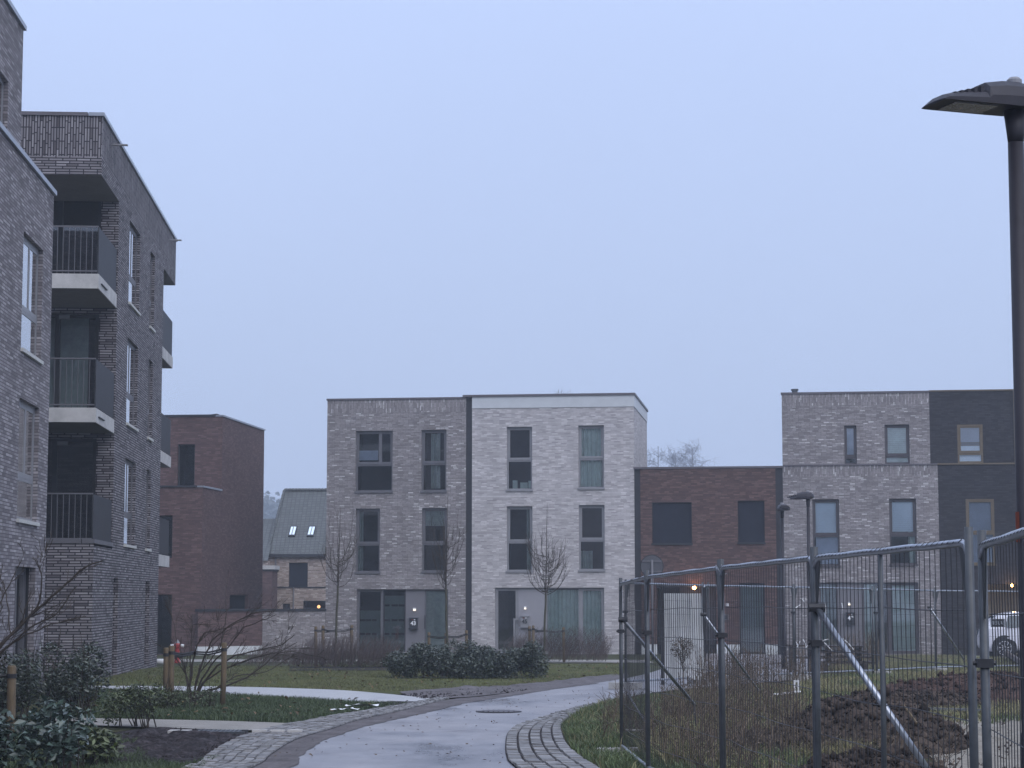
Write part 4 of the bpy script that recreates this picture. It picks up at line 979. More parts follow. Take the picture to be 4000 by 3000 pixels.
# ------------------------------------------------------------------ street lamps
def lamp(pole_xy, ztop, dirv, label, prad=(.045, .055), name="street_lamp", sticker=True, L=.62):
    g = gz(pole_xy[1]); t = thing(name, label, "street lamp", (pole_xy[0], pole_xy[1], g), "street lamps along the lane")
    D = Vector((dirv[0], dirv[1], 0)).normalized(); S = Vector((-D.y, D.x, 0)); h = ztop - g
    mb = MB(); mb.tube([(0, 0, 0), (0, 0, .9), (0, 0, .92), (0, 0, h - .22)], [prad[1] * 1.15, prad[1] * 1.12, prad[1], prad[0]], 20); mb.build("pole", M['pole'], t, smooth=True)
    mb = MB(); mb.tube([(0, 0, h - .215), (0, 0, h - .16), (0, 0, h - .03)], [prad[0] * 1.0, prad[0] * 1.12, prad[0] * 1.45], 20); mb.build("spigot", M['pole'], t, smooth=True)
    # head: stations along its length (s, half width, z low, z high)
    st = [(-.13, .07, .01, .08), (-.08, .12, -.015, .12), (.0, .135, -.03, .135), (.12, .14, -.03, .132), (.24, .14, -.03, .112), (.26, .14, -.03, .06), (L - .10, .14, -.03, .035), (L - .03, .14, -.03, .015), (L, .132, -.03, -.018)]
    mb = MB()
    ring = []
    for (s, w, a, b) in st:
        pr = [(-w, a), (-w, a + (b - a) * .35), (-w * .8, a + (b - a) * .75), (-w * .4, b), (w * .4, b), (w * .8, a + (b - a) * .75), (w, a + (b - a) * .35), (w, a)]
        ring.append([D * s + S * x + Vector((0, 0, h + z)) for x, z in pr])
    for i in range(len(ring) - 1):
        for j in range(8): mb.face([ring[i][j], ring[i + 1][j], ring[i + 1][(j + 1) % 8], ring[i][(j + 1) % 8]])
    mb.face(ring[0]); mb.face(ring[-1][::-1]); hd = mb.build("lamp_head", M['pole'], t)
    mb = MB()
    for k in range(5):
        s = .275 + .045 * k; z = h + .062 - .006 * k
        c = [D * s + S * -.1 + Vector((0, 0, z - .03)), D * (s + .02) + S * -.1 + Vector((0, 0, z - .03)), D * (s + .02) + S * .1 + Vector((0, 0, z - .03)), D * s + S * .1 + Vector((0, 0, z - .03))]
        mb.hexa(c + [p + Vector((0, 0, .045 - .006 * k)) for p in c])
    mb.build("cooling_fin", M['pole'], hd)
    mb = MB(); c = [D * .18 + S * -.1, D * (L - .09) + S * -.1, D * (L - .09) + S * .1, D * .18 + S * .1]; c = [p + Vector((0, 0, h - .036)) for p in c]
    mb.hexa(c + [p + Vector((0, 0, .012)) for p in c]); mb.build("lamp_lens", M['lens'], hd)
    mb = MB(); mb.tube([(0, 0, h + .12), (0, 0, h + .16), (0, 0, h + .175)], [.045, .045, .03], 14); mb.build("sensor_cap", M['frame45'], hd)
    if sticker:
        mb = MB(); c = [D * .16 + S * x for x in (-.128, -.1)]
        p0, p1 = ring[3][1], ring[4][1]; q0, q1 = ring[3][2], ring[4][2]
        def B(a, b): return (p0.lerp(p1, a)).lerp(q0.lerp(q1, a), b)
        nn = (p1 - p0).cross(q0 - p0).normalized()
        if nn.z < 0: nn = -nn
        mb.face([B(.2, .25) + nn * .003, B(.85, .25) + nn * .003, B(.85, .9) + nn * .003, B(.2, .9) + nn * .003]); mb.build("sticker", M['white'], hd)
    return t
pp = at(3966, 480, 12.0)
big = lamp((pp.x, pp.y), pp.z + .10, (-1, -.36), "tall dark street lamp at the right edge, nearest of the lamps", (.047, .054), L=.56)
# orange tape with dark lettering strip on the big pole
zt_, zb_ = at(3980, 2000, 12).z, at(3980, 2118, 12).z
mb = MB()
for k in range(7):
    a0, a1 = math.pi * (.85 + .052 * k), math.pi * (.85 + .052 * (k + 1))
    r = .058; mb.face([(r * math.cos(a0), r * math.sin(a0), zb_), (r * math.cos(a1), r * math.sin(a1), zb_), (r * math.cos(a1), r * math.sin(a1), zt_), (r * math.cos(a0), r * math.sin(a0), zt_)])
tp = mb.build("orange_sticker", M['orange'], big)
p1 = at(3157, 2000, 48); lamp((p1.x, p1.y), at(3157, 1945, 48).z, (-1, .35), "slender grey lamp with its head turned left before house 49", (.038, .055), L=.42, sticker=True)
p2 = at(3058, 2200, 53); lamp((p2.x, p2.y), at(3058, 1990, 53).z, (.1, -1), "thin grey lamp seen end-on at the edge of the brown-red house", (.04, .052), L=.34, sticker=False)

# ------------------------------------------------------------------ site fences
def fence_proto():
    """a 3.5 m mesh panel: origin at first foot, runs along +X, 2 m high"""
    t = thing("site_fence", "x", "site fence")
    def part(name, m, fn, smooth=True):
        mb = MB(); fn(mb); return mb.build(name, m, t, smooth)
    for x in (0, 3.42):
        part("post", M['galv'], lambda mb: mb.tube([(x, 0, .0), (x, 0, 2.02)], .021, 12))
    def rail(mb, z, r=.019):
        pts = [(.0, 0, z - (.06 if z > 1 else -.0)), (.05, 0, z - .015 if z > 1 else z), (.12, 0, z)] + [(.12 + (3.18) * k / 10, .003 * math.sin(k * 1.7), z + .0025 * math.sin(k * 2.1)) for k in range(1, 10)] + [(3.30, 0, z), (3.37, 0, z - .015 if z > 1 else z), (3.42, 0, z - (.06 if z > 1 else 0))]
        mb.tube(pts, r, 10)
    part("top_rail", M['rail'], lambda mb: rail(mb, 1.95)); part("bottom_rail", M['rail'], lambda mb: rail(mb, .14))
    part("middle_post", M['galv'], lambda mb: mb.tube([(1.71, .0, .12), (1.71, 0, 1.94)], .014, 8))
    for x, sgn in ((.025, 1), (3.395, -1)):
        part("corner_bracket", M['galv'], lambda mb: mb.hexa([(x, -.004, 1.62), (x + .02 * sgn, -.004, 1.62), (x + .02 * sgn, .004, 1.62), (x, .004, 1.62), (x, -.004, 1.93), (x + .13 * sgn, -.004, 1.93), (x + .13 * sgn, .004, 1.93), (x, .004, 1.93)]), False)
    def wires(mb):
        n = 35
        for k in range(1, n):
            x = 3.42 * k / n; pts = []
            for j in range(9):
                z = .13 + 1.83 * j / 8
                pts.append((x + .012 * noise.noise(Vector((x * 2, z * 1.6, 1))), .022 + .03 * noise.noise(Vector((x * .8, z * .9, 5))) * math.sin(math.pi * j / 8), z))
            pts.append((x, .0, 1.972)); pts.append((x, -.024, 1.95))
            mb.tube(pts, .0023, 4, cap=False)
        for zc in (.34, .6, .86, 1.12, 1.38, 1.64):
            pts = []
            for j in range(19):
                x = 3.42 * j / 18; pts.append((x, .022 + .03 * noise.noise(Vector((x * .8, zc * .9, 5))), zc + .022 * noise.noise(Vector((x * .9, zc * 3, 2)))))
            mb.tube(pts, .0027, 4, cap=False)
    part("wire_mesh", M['wire'], wires, False)
    def foot(mb):
        mb.box(-.12, .1, -.3, .3, .0, .12)
    part("foot_block", M['concrete'], foot, False)
    part("clamp", M['wire'], lambda mb: (mb.box(-.075, .03, -.035, .035, 1.40, 1.44), mb.tube([(-.02, -.05, 1.42), (-.02, .05, 1.42)], .012, 6)), False)
    return t
proto = fence_proto()
kids = list(proto.children)
def put_fence(P0, P1, z0, z1, label, group, first=[True], mid=False):
    if first[0]: t = proto; first[0] = False
    else:
        t = proto.copy(); COL.objects.link(t)
        for c in kids:
            if c.name.startswith('middle_post') and not mid: continue
            d = c.copy(); d.parent = t; COL.objects.link(d)
    dx, dy = P1[0] - P0[0], P1[1] - P0[1]; L = math.hypot(dx, dy)
    t.location = (P0[0], P0[1], z0); t.rotation_euler = (0, -math.atan2(z1 - z0, L), math.atan2(dy, dx))
    t["label"] = label; t["group"] = group; return t
fp = [(3800, 9.4, .300), (3180, 12.89, .29), (2815, 16.35, .276), (2526, 19.8, .235), (2423, 23.3, .19)]
pts = [(((px - 2000) / FPX) * d * 1.0, d, EYE + h - 2.0) for px, d, h in fp]
# depth in the picture is measured along the view axis; close enough at 6 degrees
g1 = "mesh fence panels nearest the camera"
labs = ["nearest full mesh fence panel, between the twin posts and the clamped post", "second mesh fence panel from the right before the number 49 doorway", "mesh fence panel standing in the brown weeds before the brown-red house", "short looking mesh fence panel at the left end beside the lane"]
for k in range(4):
    a, b = pts[k], pts[k + 1]
    put_fence(b, a, b[2], a[2], labs[k], g1)
put_fence((2.135, 9.32), (1.75, 5.85), -.02, .02, "mesh fence panel running out past the big lamp pole", g1)
g2 = "mesh fence panels of the row farther back"
r2 = [(2440, 38.3), (2740, 41), (3093, 43.6), (3413, 46.4), (3640, 49.2), (3990, 51)]
P2 = [((px - 2000) / FPX * d, d) for px, d in r2]
labs2 = ["far mesh fence panel left of the corrugated white sheet", "far mesh fence panel right of the corrugated white sheet", "far mesh fence panel before the slender grey lamp", "far mesh fence panel before the right window of house 49", "far mesh fence panel carrying the dark name sign"]
for k in range(5):
    a, b = P2[k], P2[k + 1]; put_fence(a, b, gz(a[1]) + .0, gz(b[1]) + .0, labs2[k], g2)
# braces
def brace(pa, pb, r, label):
    a, b = Vector(pa), Vector(pb); t = thing("fence_brace", label, "fence brace", (b.x, b.y, b.z), "slanting tubes propping the fences")
    mb = MB(); mb.tube([a - b, Vector((0, 0, 0))], r, 10); mb.build("tube", M['rail'], t, smooth=True)
    mb = MB(); mb.tube([a - b + Vector((-.05, 0, 0)), a - b + Vector((.05, 0, 0))], .03, 8); mb.build("clamp", M['wire'], t)
    mb = MB(); mb.tube([Vector((0, 0, 0)), Vector((.02, 0, -.25))], .012, 6); mb.build("ground_pin", M['galv'], t)
brace(at(3190, 2372, 12.85), at(3640, 3030, 12.3), .020, "thick slanting tube bolted to the clamped post, nearest brace")
brace(at(2433, 2420, 23.3), at(2712, 2752, 24.6), .021, "slanting tube crossing the leftmost fence panels")
brace(at(2748, 2400, 34), at(2980, 2722, 35.4), .022, "slanting tube right of the corrugated white sheet")
brace(at(3630, 2372, 49.0), at(3766, 2578, 50.2), .028, "thin pale slanting tube before the black brick house")
# sign on the far fence
sg = thing("fence_sign", "small dark sign with pale lettering hung on the far fence", "sign", (0, 0, 0))
FG = Fr(tuple(at(3870, 2331, 50.0)[:2]), (1, .06)); a = FG.hit(3868, 2417); b = FG.hit(3924, 2450)
mb = MB(); lbox(mb, FG, a[0], b[0], -.05, -.04, b[1], a[1]); mb.build("sign_plate", M['joint'], sg)
mb = MB()
for (x0, x1, z0, z1) in ((a[0], b[0], a[1] - .012, a[1]), (a[0], b[0], b[1], b[1] + .012), (a[0], a[0] + .012, b[1], a[1]), (b[0] - .03, b[0], b[1], a[1])): lbox(mb, FG, x0, x1, -.056, -.051, z0, z1)
mb.build("sign_border", M['copingl'], sg)
textmesh("HERAS", .125, FG.P((a[0] + b[0]) / 2 - .01, -.052, (a[1] + b[1]) / 2), FG, M['copingl'], sg, "sign_lettering")
# corrugated sheet
cs = thing("corrugated_sheet", "upright dirty white corrugated sheet on the far fence, below the lit lamp", "corrugated sheet")
FC = Fr(tuple(at(2592, 2331, 40.6)[:2]), (1, .1)); a = FC.hit(2593, 2318); b = FC.hit(2740, 2318); zb0 = gz(40) + .1; mb = MB(); n_ = 88
for i in range(n_):
    t0, t1 = i / n_, (i + 1) / n_
    def pt(t, z, top): 
        u = a[0] + (b[0] - a[0]) * t if top else (a[0] - .03) + (b[0] - a[0] + .1) * t
        return FC.P(u, .012 * math.cos(t * n_ * math.pi / 2.0) + (.0 if top else -.12), z)
    mb.face([pt(t0, zb0, 0), pt(t1, zb0, 0), pt(t1, a[1], 1), pt(t0, a[1], 1)])
mb.build("sheet", M['corr'], cs)
mb = MB(); lbox(mb, FC, a[0] - .07, a[0] - .02, -.1, -.03, zb0 - .1, a[1] + .12); lbox(mb, FC, b[0] + .02, b[0] + .07, -.1, -.03, zb0 - .1, a[1] + .12); mb.build("side_post", M['darkgrey'], cs)

stb = thing("strap_bundle", "white plastic strips tied crosswise on the far fence above the stacked boards", "straps", tuple(at(3200, 2520, 46.2)))
for (x0, y0, x1, y1) in ((3105, 2500, 3118, 2533), (3125, 2505, 3112, 2530), (3137, 2498, 3150, 2530), (3172, 2503, 3147, 2530), (3200, 2507, 3235, 2497), (3207, 2500, 3250, 2543), (3292, 2494, 3334, 2537), (3288, 2355, 3296, 2418), (3222, 2357, 3226, 2400), (3128, 2337, 3144, 2355), (3100, 2380, 3126, 2362)):
    a_, b_ = at(x0, y0, 46.2) - stb.location, at(x1, y1, 46.25) - stb.location; mb = MB(); mb.tube([a_, (a_ + b_) / 2 + Vector((.012, 0, .008)), b_], .011, 5); mb.build("strap", M['white'], stb)
tie = thing("cable_tie", "white cable tie knotted round the fence post top, before the brown-red house", "cable tie", tuple(at(2817, 2225, 16.3)))
for (x0, y0, x1, y1) in ((2795, 2207, 2818, 2245), (2842, 2212, 2818, 2222), (2840, 2240, 2818, 2246), (2818, 2205, 2818, 2248)):
    a_, b_ = at(x0, y0, 16.3) - tie.location, at(x1, y1, 16.3) - tie.location; mb = MB(); mb.tube([a_, b_], .0045, 5); mb.build("strap", M['copingl'], tie)
# round traffic sign seen from behind
ts = at(2548, 2331, 64); g = gz(64)
sgn = thing("traffic_sign", "round traffic sign seen from its grey back before the brown-red house", "traffic sign", (ts.x, ts.y, g))
zc = at(2548, 2212, 64).z - g
mb = MB(); mb.tube([(0, 0, 0), (0, 0, zc + .2)], .038, 10); mb.build("pole", M['midgrey'], sgn, True)
mb = MB(); mb.tube([(0, .05, zc), (0, .075, zc)], .35, 32); mb.build("sign_disc", mat('dull_sign_back', (.06, .06, .07), .6, .15), sgn); mb = MB(); mb.tube([(.352 * math.cos(k * math.pi / 16), .06, zc + .352 * math.sin(k * math.pi / 16)) for k in range(33)], .018, 6); mb.build("sign_rim", M['darkgrey'], sgn)
mb = MB(); mb.box(-.3, .3, .02, .05, zc + .14, zc + .18); mb.box(-.3, .3, .02, .05, zc - .18, zc - .14); mb.build("mounting_rail", M['midgrey'], sgn)
mb = MB(); mb.box(.2, .28, .03, .048, zc - .3, zc - .22); mb.build("sticker", M['white'], sgn)

# ------------------------------------------------------------------ car
def car(loc, rz):
    t = thing("parked_car", "white hatchback parked before the black brick house, half hidden by the lamp pole", "car", loc, rz=rz)
    L, Wd = 4.25, 1.76
    # side outline (x, z) lower body and roof stations: (x, zlow, zbelt, zroof, halfwidth belt, halfwidth roof)
    st = [(0.0, .42, .66, .70, .62, .55), (.06, .30, .82, .90, .74, .60), (.22, .22, .94, 1.18, .82, .60), (.55, .20, .97, 1.42, .87, .58), (1.0, .20, .97, 1.49, .88, .60), (1.6, .20, .96, 1.51, .88, .62),
          (2.2, .20, .95, 1.49, .88, .62), (2.7, .20, .94, 1.32, .88, .60), (3.1, .20, .93, 1.02, .87, .64), (3.5, .20, .88, .92, .86, .66), (3.95, .24, .76, .82, .80, .60), (4.2, .32, .62, .66, .64, .50), (4.25, .40, .55, .57, .55, .45)]
    mb = MB(); mid = []
    for (x, zl, zbt, zrf, wb, wr) in st:
        half = [(wb * .86, zl), (wb * .98, zl + .12), (wb, zl + (zbt - zl) * .6), (wb * .97, zbt), (wr + (wb - wr) * .25, zbt + (zrf - zbt) * .8), (wr * .85, zrf - .01), (0, zrf + .015)]
        full = [(-a, b) for a, b in half] + [(a, b) for a, b in half[-2::-1]]
        mid.append([(x, a, b) for a, b in full])
    n = len(mid[0])
    for i in range(len(mid) - 1):
        for j in range(n - 1): mb.face([mid[i][j], mid[i + 1][j], mid[i + 1][j + 1], mid[i][j + 1]])
        mb.face([mid[i][n - 1], mid[i + 1][n - 1], mid[i + 1][0], mid[i][0]])
    mb.face(mid[0]); mb.face(mid[-1][::-1]); mb.build("body", M['carpaint'], t, False)
    for s in (-1, 1):
        mb = MB(); y0, y1 = s * .865, s * .70
        for (x0, x1, xa, xb) in ((.70, 1.5, .82, 1.5), (1.56, 2.55, 1.56, 2.25)):
            f = [(x0, s * .875, 1.0), (x1, s * .875, 1.0), (xb, s * .70, 1.38), (xa, s * .70, 1.38)]
            mb.face(f if s < 0 else f[::-1])
        mb.build("side_window", M['cartint'], t)
        for x in (.66, 3.30):
            mb = MB(); mb.tube([(x, s * .70, .325), (x, s * .875, .325)], .325, 28); w = mb.build("wheel", M['black'], t)
            mb = MB(); mb.tube([(x, s * .87, .325), (x, s * .884, .325)], .20, 20)
            mb.build("wheel_hub", M['darkgrey'], w)
            mb = MB()
            for k in range(9):
                an = 2 * math.pi * k / 9
                mb.tube([(x + .04 * math.cos(an), s * .89, .325 + .04 * math.sin(an)), (x + .225 * math.cos(an + .25), s * .886, .325 + .225 * math.sin(an + .25))], .016, 4)
            mb.tube([(x + .225 * math.cos(a_ * .3), s * .886, .325 + .225 * math.sin(a_ * .3)) for a_ in range(22)], .012, 4)
            mb.build("rim", M['alloy'], w)
            mb = MB(); mb.tube([(x, s * .80, .345), (x, s * .874, .345)], .40, 30); mb.build("wheel_arch", M['black'], t)
        mb = MB(); mb.box(.0, .16, s * .60 - .12, s * .60 + .12, .74, .90); mb.build("tail_light", M['cartint'], t)
    mb = MB(); mb.box(.6, 3.2, -.885, .885, .17, .26); mb.build("sill_trim", M['black'], t)
    mb = MB(); mb.face([(.1, -.5, .98), (.1, .5, .98), (.42, .46, 1.36), (.42, -.46, 1.36)][::-1]); mb.build("rear_window", M['cartint'], t)
c_ = at(3900, 2331, 68); car((c_.x - .66 * .99, c_.y, gz(68)), R(-4))

# ------------------------------------------------------------------ woody plants
def rv(s=1): return Vector((random.uniform(-s, s), random.uniform(-s, s), random.uniform(-s, s)))
def limb(mb, p, d, L, r, depth, up=.3, wob=.25, n=5, kids=(3, 5), ratio=.6, ang=.6, rt=.35, sides=4, rmin=.003):
    pts = [p]; rads = [r]; q = p.copy(); dd = d.normalized()
    for k in range(n):
        dd = (dd + rv(wob) * .5 + Vector((0, 0, up * .25))).normalized(); q = q + dd * (L / n); pts.append(q.copy()); rads.append(max(rmin, r * (1 - (1 - rt) * (k + 1) / n)))
    mb.tube(pts, rads, sides if r > .008 else 3, cap=False)
    if depth > 0:
        for _ in range(random.randint(*kids)):
            k = random.randint(1, n); f = random.random()
            b = pts[k - 1].lerp(pts[k], f); nd = (dd + rv(ang)).normalized()
            limb(mb, b, nd, L * ratio * random.uniform(.6, 1.1), rads[k] * .6, depth - 1, up, wob, n, kids, ratio, ang, rt, sides, rmin)
def young_tree(px, base_y, fork_y, top_y, d, spread, label, lean=0, seed=1, nb=26, hfrac=.8):
    random.seed(seed); s = FPX / d; base = at(px, 2331, d); g = gz(d)
    t = thing("young_tree", label, "young tree", (base.x, d, g), "young staked trees before the houses")
    zf = at(px, fork_y, d).z - g; zt = at(px, top_y, d).z - g
    mb = MB(); tp = [(0, 0, -.05)] + [(lean * k / 6 + random.uniform(-.012, .012), random.uniform(-.01, .01), zf * k / 6) for k in range(1, 7)]
    mb.tube(tp, [.042, .036, .034, .032, .03, .029, .028], 8, cap=False); mb.build("trunk", M['barkg'], t, True)
    mb = MB(); top = Vector((lean, 0, zf))
    mb.tube([top, top + Vector((.02, 0, (zt - zf) * .5)), top + Vector((.05, 0, (zt - zf)))], [.026, .014, .004], 6, cap=False)
    for k in range(nb):
        a = random.uniform(0, 6.28); h0 = random.random() ** 1.6 * (zt - zf) * .45; R_ = spread * random.uniform(.55, 1.0) * (1 - .35 * h0 / (zt - zf))
        p = top + Vector((0, 0, h0 - .05)); top_h = (zt - zf) * random.uniform(.3, .3 + .6 * hfrac * (1.2 - random.random() ** .5)) - h0 * .3
        o = Vector((math.cos(a), math.sin(a), 0)); pts = []; rr = []
        n = 8
        for j in range(n + 1):
            f = j / n; pts.append(p + o * (R_ * (1 - (1 - f) ** 2.2)) + Vector((0, 0, top_h * f ** 1.5)) + rv(.02)); rr.append(.008 * (1 - f) + .003)
        mb.tube(pts, rr, 4, cap=False)
        for _ in range(4):
            j = random.randint(2, n - 1); limb(mb, pts[j], (pts[j + 1] - pts[j]).normalized() + rv(.5) * .8, random.uniform(.25, .55), .005, 1, .35, .3, 3, (0, 2), .6, .7, rmin=.003)
    mb.build("crown", M['bark'], t)
    return t
young_tree(1309, 2590, 2289, 1984, 56.5, .58, "faint young bare tree at the left corner of house 43", seed=11, nb=18, hfrac=1.0, lean=.08)
young_tree(1750, 2600, 2296, 1924, 56, .55, "taller young bare tree before the dark joint of houses 43 and 45", lean=-.06, seed=12, hfrac=1.0, nb=24)
young_tree(2124, 2600, 2318, 1964, 61.5, .72, "round-crowned young bare tree before house 45", lean=.06, seed=13, nb=40, hfrac=.55)
def stakes(posts, d, topy, trunk_px, label, rad=.042, strapz=None, base=None):
    c = at(trunk_px, 2331, d); g = gz(d); t = thing("tree_stakes", label, "tree stakes", (c.x, d, g), "timber stakes round the young trees")
    tops = []
    for (px, dd, ty) in posts:
        q = at(px, ty, dd); x, y, z = q.x - c.x, dd - d, q.z - g; tops.append(Vector((x, y, z)))
        mb = MB(); mb.tube([(x + random.uniform(-.02, .02), y, -.1), (x, y, z * .5), (x, y, z - .02), (x, y, z)], [rad, rad, rad, rad * .8], 12); mb.build("stake", M['stake'], t, True)
    ctr = Vector((0, 0, sum(p.z for p in tops) / len(tops) - .12))
    mb = MB()
    for p in tops:
        a = p - Vector((0, 0, .1)); m_ = a.lerp(ctr, .5) - Vector((0, 0, .03))
        for k in range(2): mb.tube([a + Vector((0, 0, -.03 * k)), m_ + Vector((0, 0, -.035 * k)), ctr + Vector((0, 0, -.03 * k))], .014, 6)
        mb.tube([a + Vector((0, 0, -.035)), a + Vector((0, 0, .015))], rad * 1.12, 12)
    mb.build("strap", M['strap'], t)
    return t
stakes([(1234, 56.5, 2447), (1262, 56, 2443), (1374, 56.6, 2441)], 56.5, 2445, 1309, "three stakes with black strap at the left corner of house 43")
stakes([(1676, 56.2, 2470), (1822, 55.8, 2462), (1742, 56.8, 2472)], 56, 2465, 1753, "stakes with sagging strap behind the evergreen hedge")
stakes([(2068, 61.8, 2446), (2083, 61.2, 2443), (2201, 61.6, 2450)], 61.5, 2445, 2124, "stakes with black strap before the number 45 entrance")

# multi-stem shrub with stakes, left of centre
def bush_from_lines(name, label, cat, base, lines, d, mats, seed, twn=6, r0=.02, r1=.004, twl=.45, spreadd=.5):
    random.seed(seed); b = Vector((at(base[0], 2331, d).x, d, gz(d))); t = thing(name, label, cat, tuple(b)); mb = MB()
    for (pts, rr) in lines:
        dd = random.uniform(-spreadd, spreadd); P = []; n = len(pts)
        P3 = []
        for i, (x, y) in enumerate(pts):
            y_ = d + dd * i / max(1, n - 1); P3.append(at(x, y, y_) - b)
        # subdivide with wiggle
        for i in range(n - 1):
            for k in range(4): P.append(P3[i].lerp(P3[i + 1], k / 4) + rv(.008))
        P.append(P3[-1]); m = len(P)
        rad = [rr * (1 - .8 * i / (m - 1)) + r1 * .6 for i in range(m)]
        mb.tube(P, rad, 6, cap=False)
        for _ in range(twn):
            k = random.randint(m // 4, m - 2); dr = (P[k + 1] - P[k]).normalized()
            limb(mb, P[k], dr + rv(.45), twl * random.uniform(.4, 1.2), max(r1, rad[k] * .5), 2, .15, .35, 4, (1, 3), .6, .6, rmin=.0032)
    mb.build("branches", mats, t); return t
L1 = [([(748, 2745), (742, 2690), (752, 2600), (768, 2520), (800, 2470), (880, 2455), (960, 2420), (1000, 2375)], .017), ([(750, 2745), (770, 2660), (800, 2560), (830, 2500), (900, 2440), (990, 2395), (1060, 2385)], .018),
      ([(745, 2745), (730, 2670), (722, 2600), (700, 2570), (680, 2540)], .014), ([(752, 2745), (790, 2670), (850, 2600), (920, 2560), (1000, 2540), (1100, 2520), (1150, 2480)], .018),
      ([(755, 2745), (800, 2700), (880, 2680), (960, 2650), (1040, 2590), (1100, 2540), (1160, 2510)], .016), ([(750, 2745), (800, 2660), (880, 2610), (960, 2580), (1060, 2550), (1140, 2545), (1220, 2560)], .015),
      ([(748, 2745), (742, 2660), (745, 2560), (748, 2480), (752, 2440), (830, 2440)], .011), ([(750, 2745), (790, 2650), (830, 2590), (900, 2520), (950, 2450), (1010, 2430), (1080, 2400)], .014),
      ([(746, 2745), (735, 2650), (680, 2560), (690, 2500), (680, 2440), (672, 2415)], .009), ([(755, 2740), (840, 2690), (920, 2640), (1040, 2625), (1150, 2560)], .012),
      ([(752, 2745), (770, 2640), (860, 2530), (880, 2430), (885, 2380)], .011)]
bush_from_lines("bare_shrub", "bare many-stemmed shrub leaning right over the darker grass", "shrub", (748, 2745), L1, 32.8, M['bark'], 5, twn=7, twl=.42)
stakes([(650, 32.4, 2530), (671, 31.6, 2522), (876, 32.2, 2510)], 32.8, 2520, 760, "three stakes round the leaning bare shrub", rad=.044)
L2 = [([(-420, 3020), (-200, 2760), (0, 2520), (150, 2380), (260, 2280), (330, 2215), (400, 2190)], .022), ([(-420, 3020), (-220, 2800), (0, 2550), (120, 2450), (220, 2400), (300, 2290)], .014),
      ([(-420, 3020), (-250, 2820), (-20, 2560), (100, 2480), (200, 2440), (310, 2410)], .013), ([(-420, 3020), (-200, 2700), (-20, 2420), (15, 2320), (60, 2240)], .012),
      ([(-420, 3020), (-180, 2760), (40, 2480), (30, 2360), (20, 2290), (-5, 2250)], .009), ([(-420, 3020), (-100, 2640), (150, 2370), (165, 2260), (145, 2190)], .011)]
bush_from_lines("bare_tree", "bare branches reaching in from the left edge over the brick wall", "tree", (-420, 3020), L2, 22.5, M['bark'], 8, twn=6, twl=.38, spreadd=.8)
t = thing("timber_stake", "thick round timber stake at the left edge with black band", "stake", tuple(gnd(38, 2925)))
b_ = gnd(38, 2925); zt_ = at(40, 2600, b_.y).z
mb = MB(); mb.tube([(0, 0, -.1), (.005, 0, .4), (0, 0, zt_ - .02), (0, 0, zt_)], [.052, .05, .05, .042], 14); mb.build("stake", M['stake'], t, True)
mb = MB(); mb.tube([(0, 0, zt_ - .14), (0, 0, zt_ - .09)], .056, 14); mb.tube([(0, 0, zt_ - .115), (-.4, .02, zt_ - .13)], .02, 6); mb.build("strap", M['strap'], t)

# leaves
def leaves(name, P, size, m, parent, up=.3, asp=.45, curl=.12):
    """P: Nx3 positions. folded leaf of two triangles pairs"""
    n = len(P); a = rng.normal(size=(n, 3)); a[:, 2] = a[:, 2] * .5 - .1; a /= np.linalg.norm(a, axis=1)[:, None]
    nrm = rng.normal(size=(n, 3)); nrm[:, 2] = np.abs(nrm[:, 2]) + up * 2; b = np.cross(a, nrm); b /= np.linalg.norm(b, axis=1)[:, None]; c = np.cross(b, a)
    s = size * rng.uniform(.6, 1.25, n)[:, None]
    v0 = P; v1 = P + a * s * .55 + b * s * asp * .5 + c * s * curl; v2 = P + a * s; v3 = P + a * s * .55 - b * s * asp * .5 + c * s * curl; v2 = v2 - c * s * curl * .5
    V = np.stack([v0, v1, v2, v3], 1).reshape(-1, 3); k = np.arange(n)[:, None] * 4
    F = np.concatenate([k + [0, 1, 2], k + [0, 2, 3]], 1).reshape(-1, 3)
    return fastmesh(name, V, F, m, parent)
def clumps(cs, n, jit=.08):
    """leaf positions on the surfaces of lumpy clumps; cs: (x,y,z,rx,ry,rz)"""
    cs = np.array(cs, float); w = (cs[:, 3] * cs[:, 5]); w /= w.sum(); idx = rng.choice(len(cs), n, p=w); c = cs[idx]
    d = rng.normal(size=(n, 3)); d /= np.linalg.norm(d, axis=1)[:, None]; r = rng.uniform(.35, 1, n) ** .45
    P = c[:, :3] + d * c[:, 3:] * r[:, None]; P += rng.normal(size=(n, 3)) * jit * c[:, 3:4]
    return P
def shrub(name, label, cat, loc, cl, n, size, m, kind=None, nst=30, twigm='bark', up=.3, asp=.45, inner=True, tall=0):
    t = thing(name, label, cat, loc); P = clumps(cl, n); P = P[P[:, 2] > .02]; leaves("foliage", P, size, m, t, up, asp)
    mb = MB(); random.seed(n)
    for _ in range(nst):
        c = random.choice(cl); e = Vector((c[0] + random.uniform(-1, 1) * c[3], c[1] + random.uniform(-1, 1) * c[4], c[2] + random.uniform(.1, 1.1 + tall) * c[5])); s = Vector((c[0] + random.uniform(-.3, .3) * c[3], c[1], 0))
        mb.tube([s, s.lerp(e, .5) + rv(.04), e], [.008, .006, .003], 4, cap=False)
    mb.build("stems", M[twigm], t); return t
random.seed(3)
hb_ = gnd(1830, 2645); cl = []
for k in range(46):
    x = -1.62 + 3.24 * ((k * .618) % 1); env = .80 + .08 * math.sin(x * 2.1 + 1) + random.uniform(-.1, .1)
    cl.append((x, random.uniform(-.5, .4), env * random.choice((.22, .45, .68)), random.uniform(.18, .30), random.uniform(.2, .34), env * random.uniform(.24, .34)))
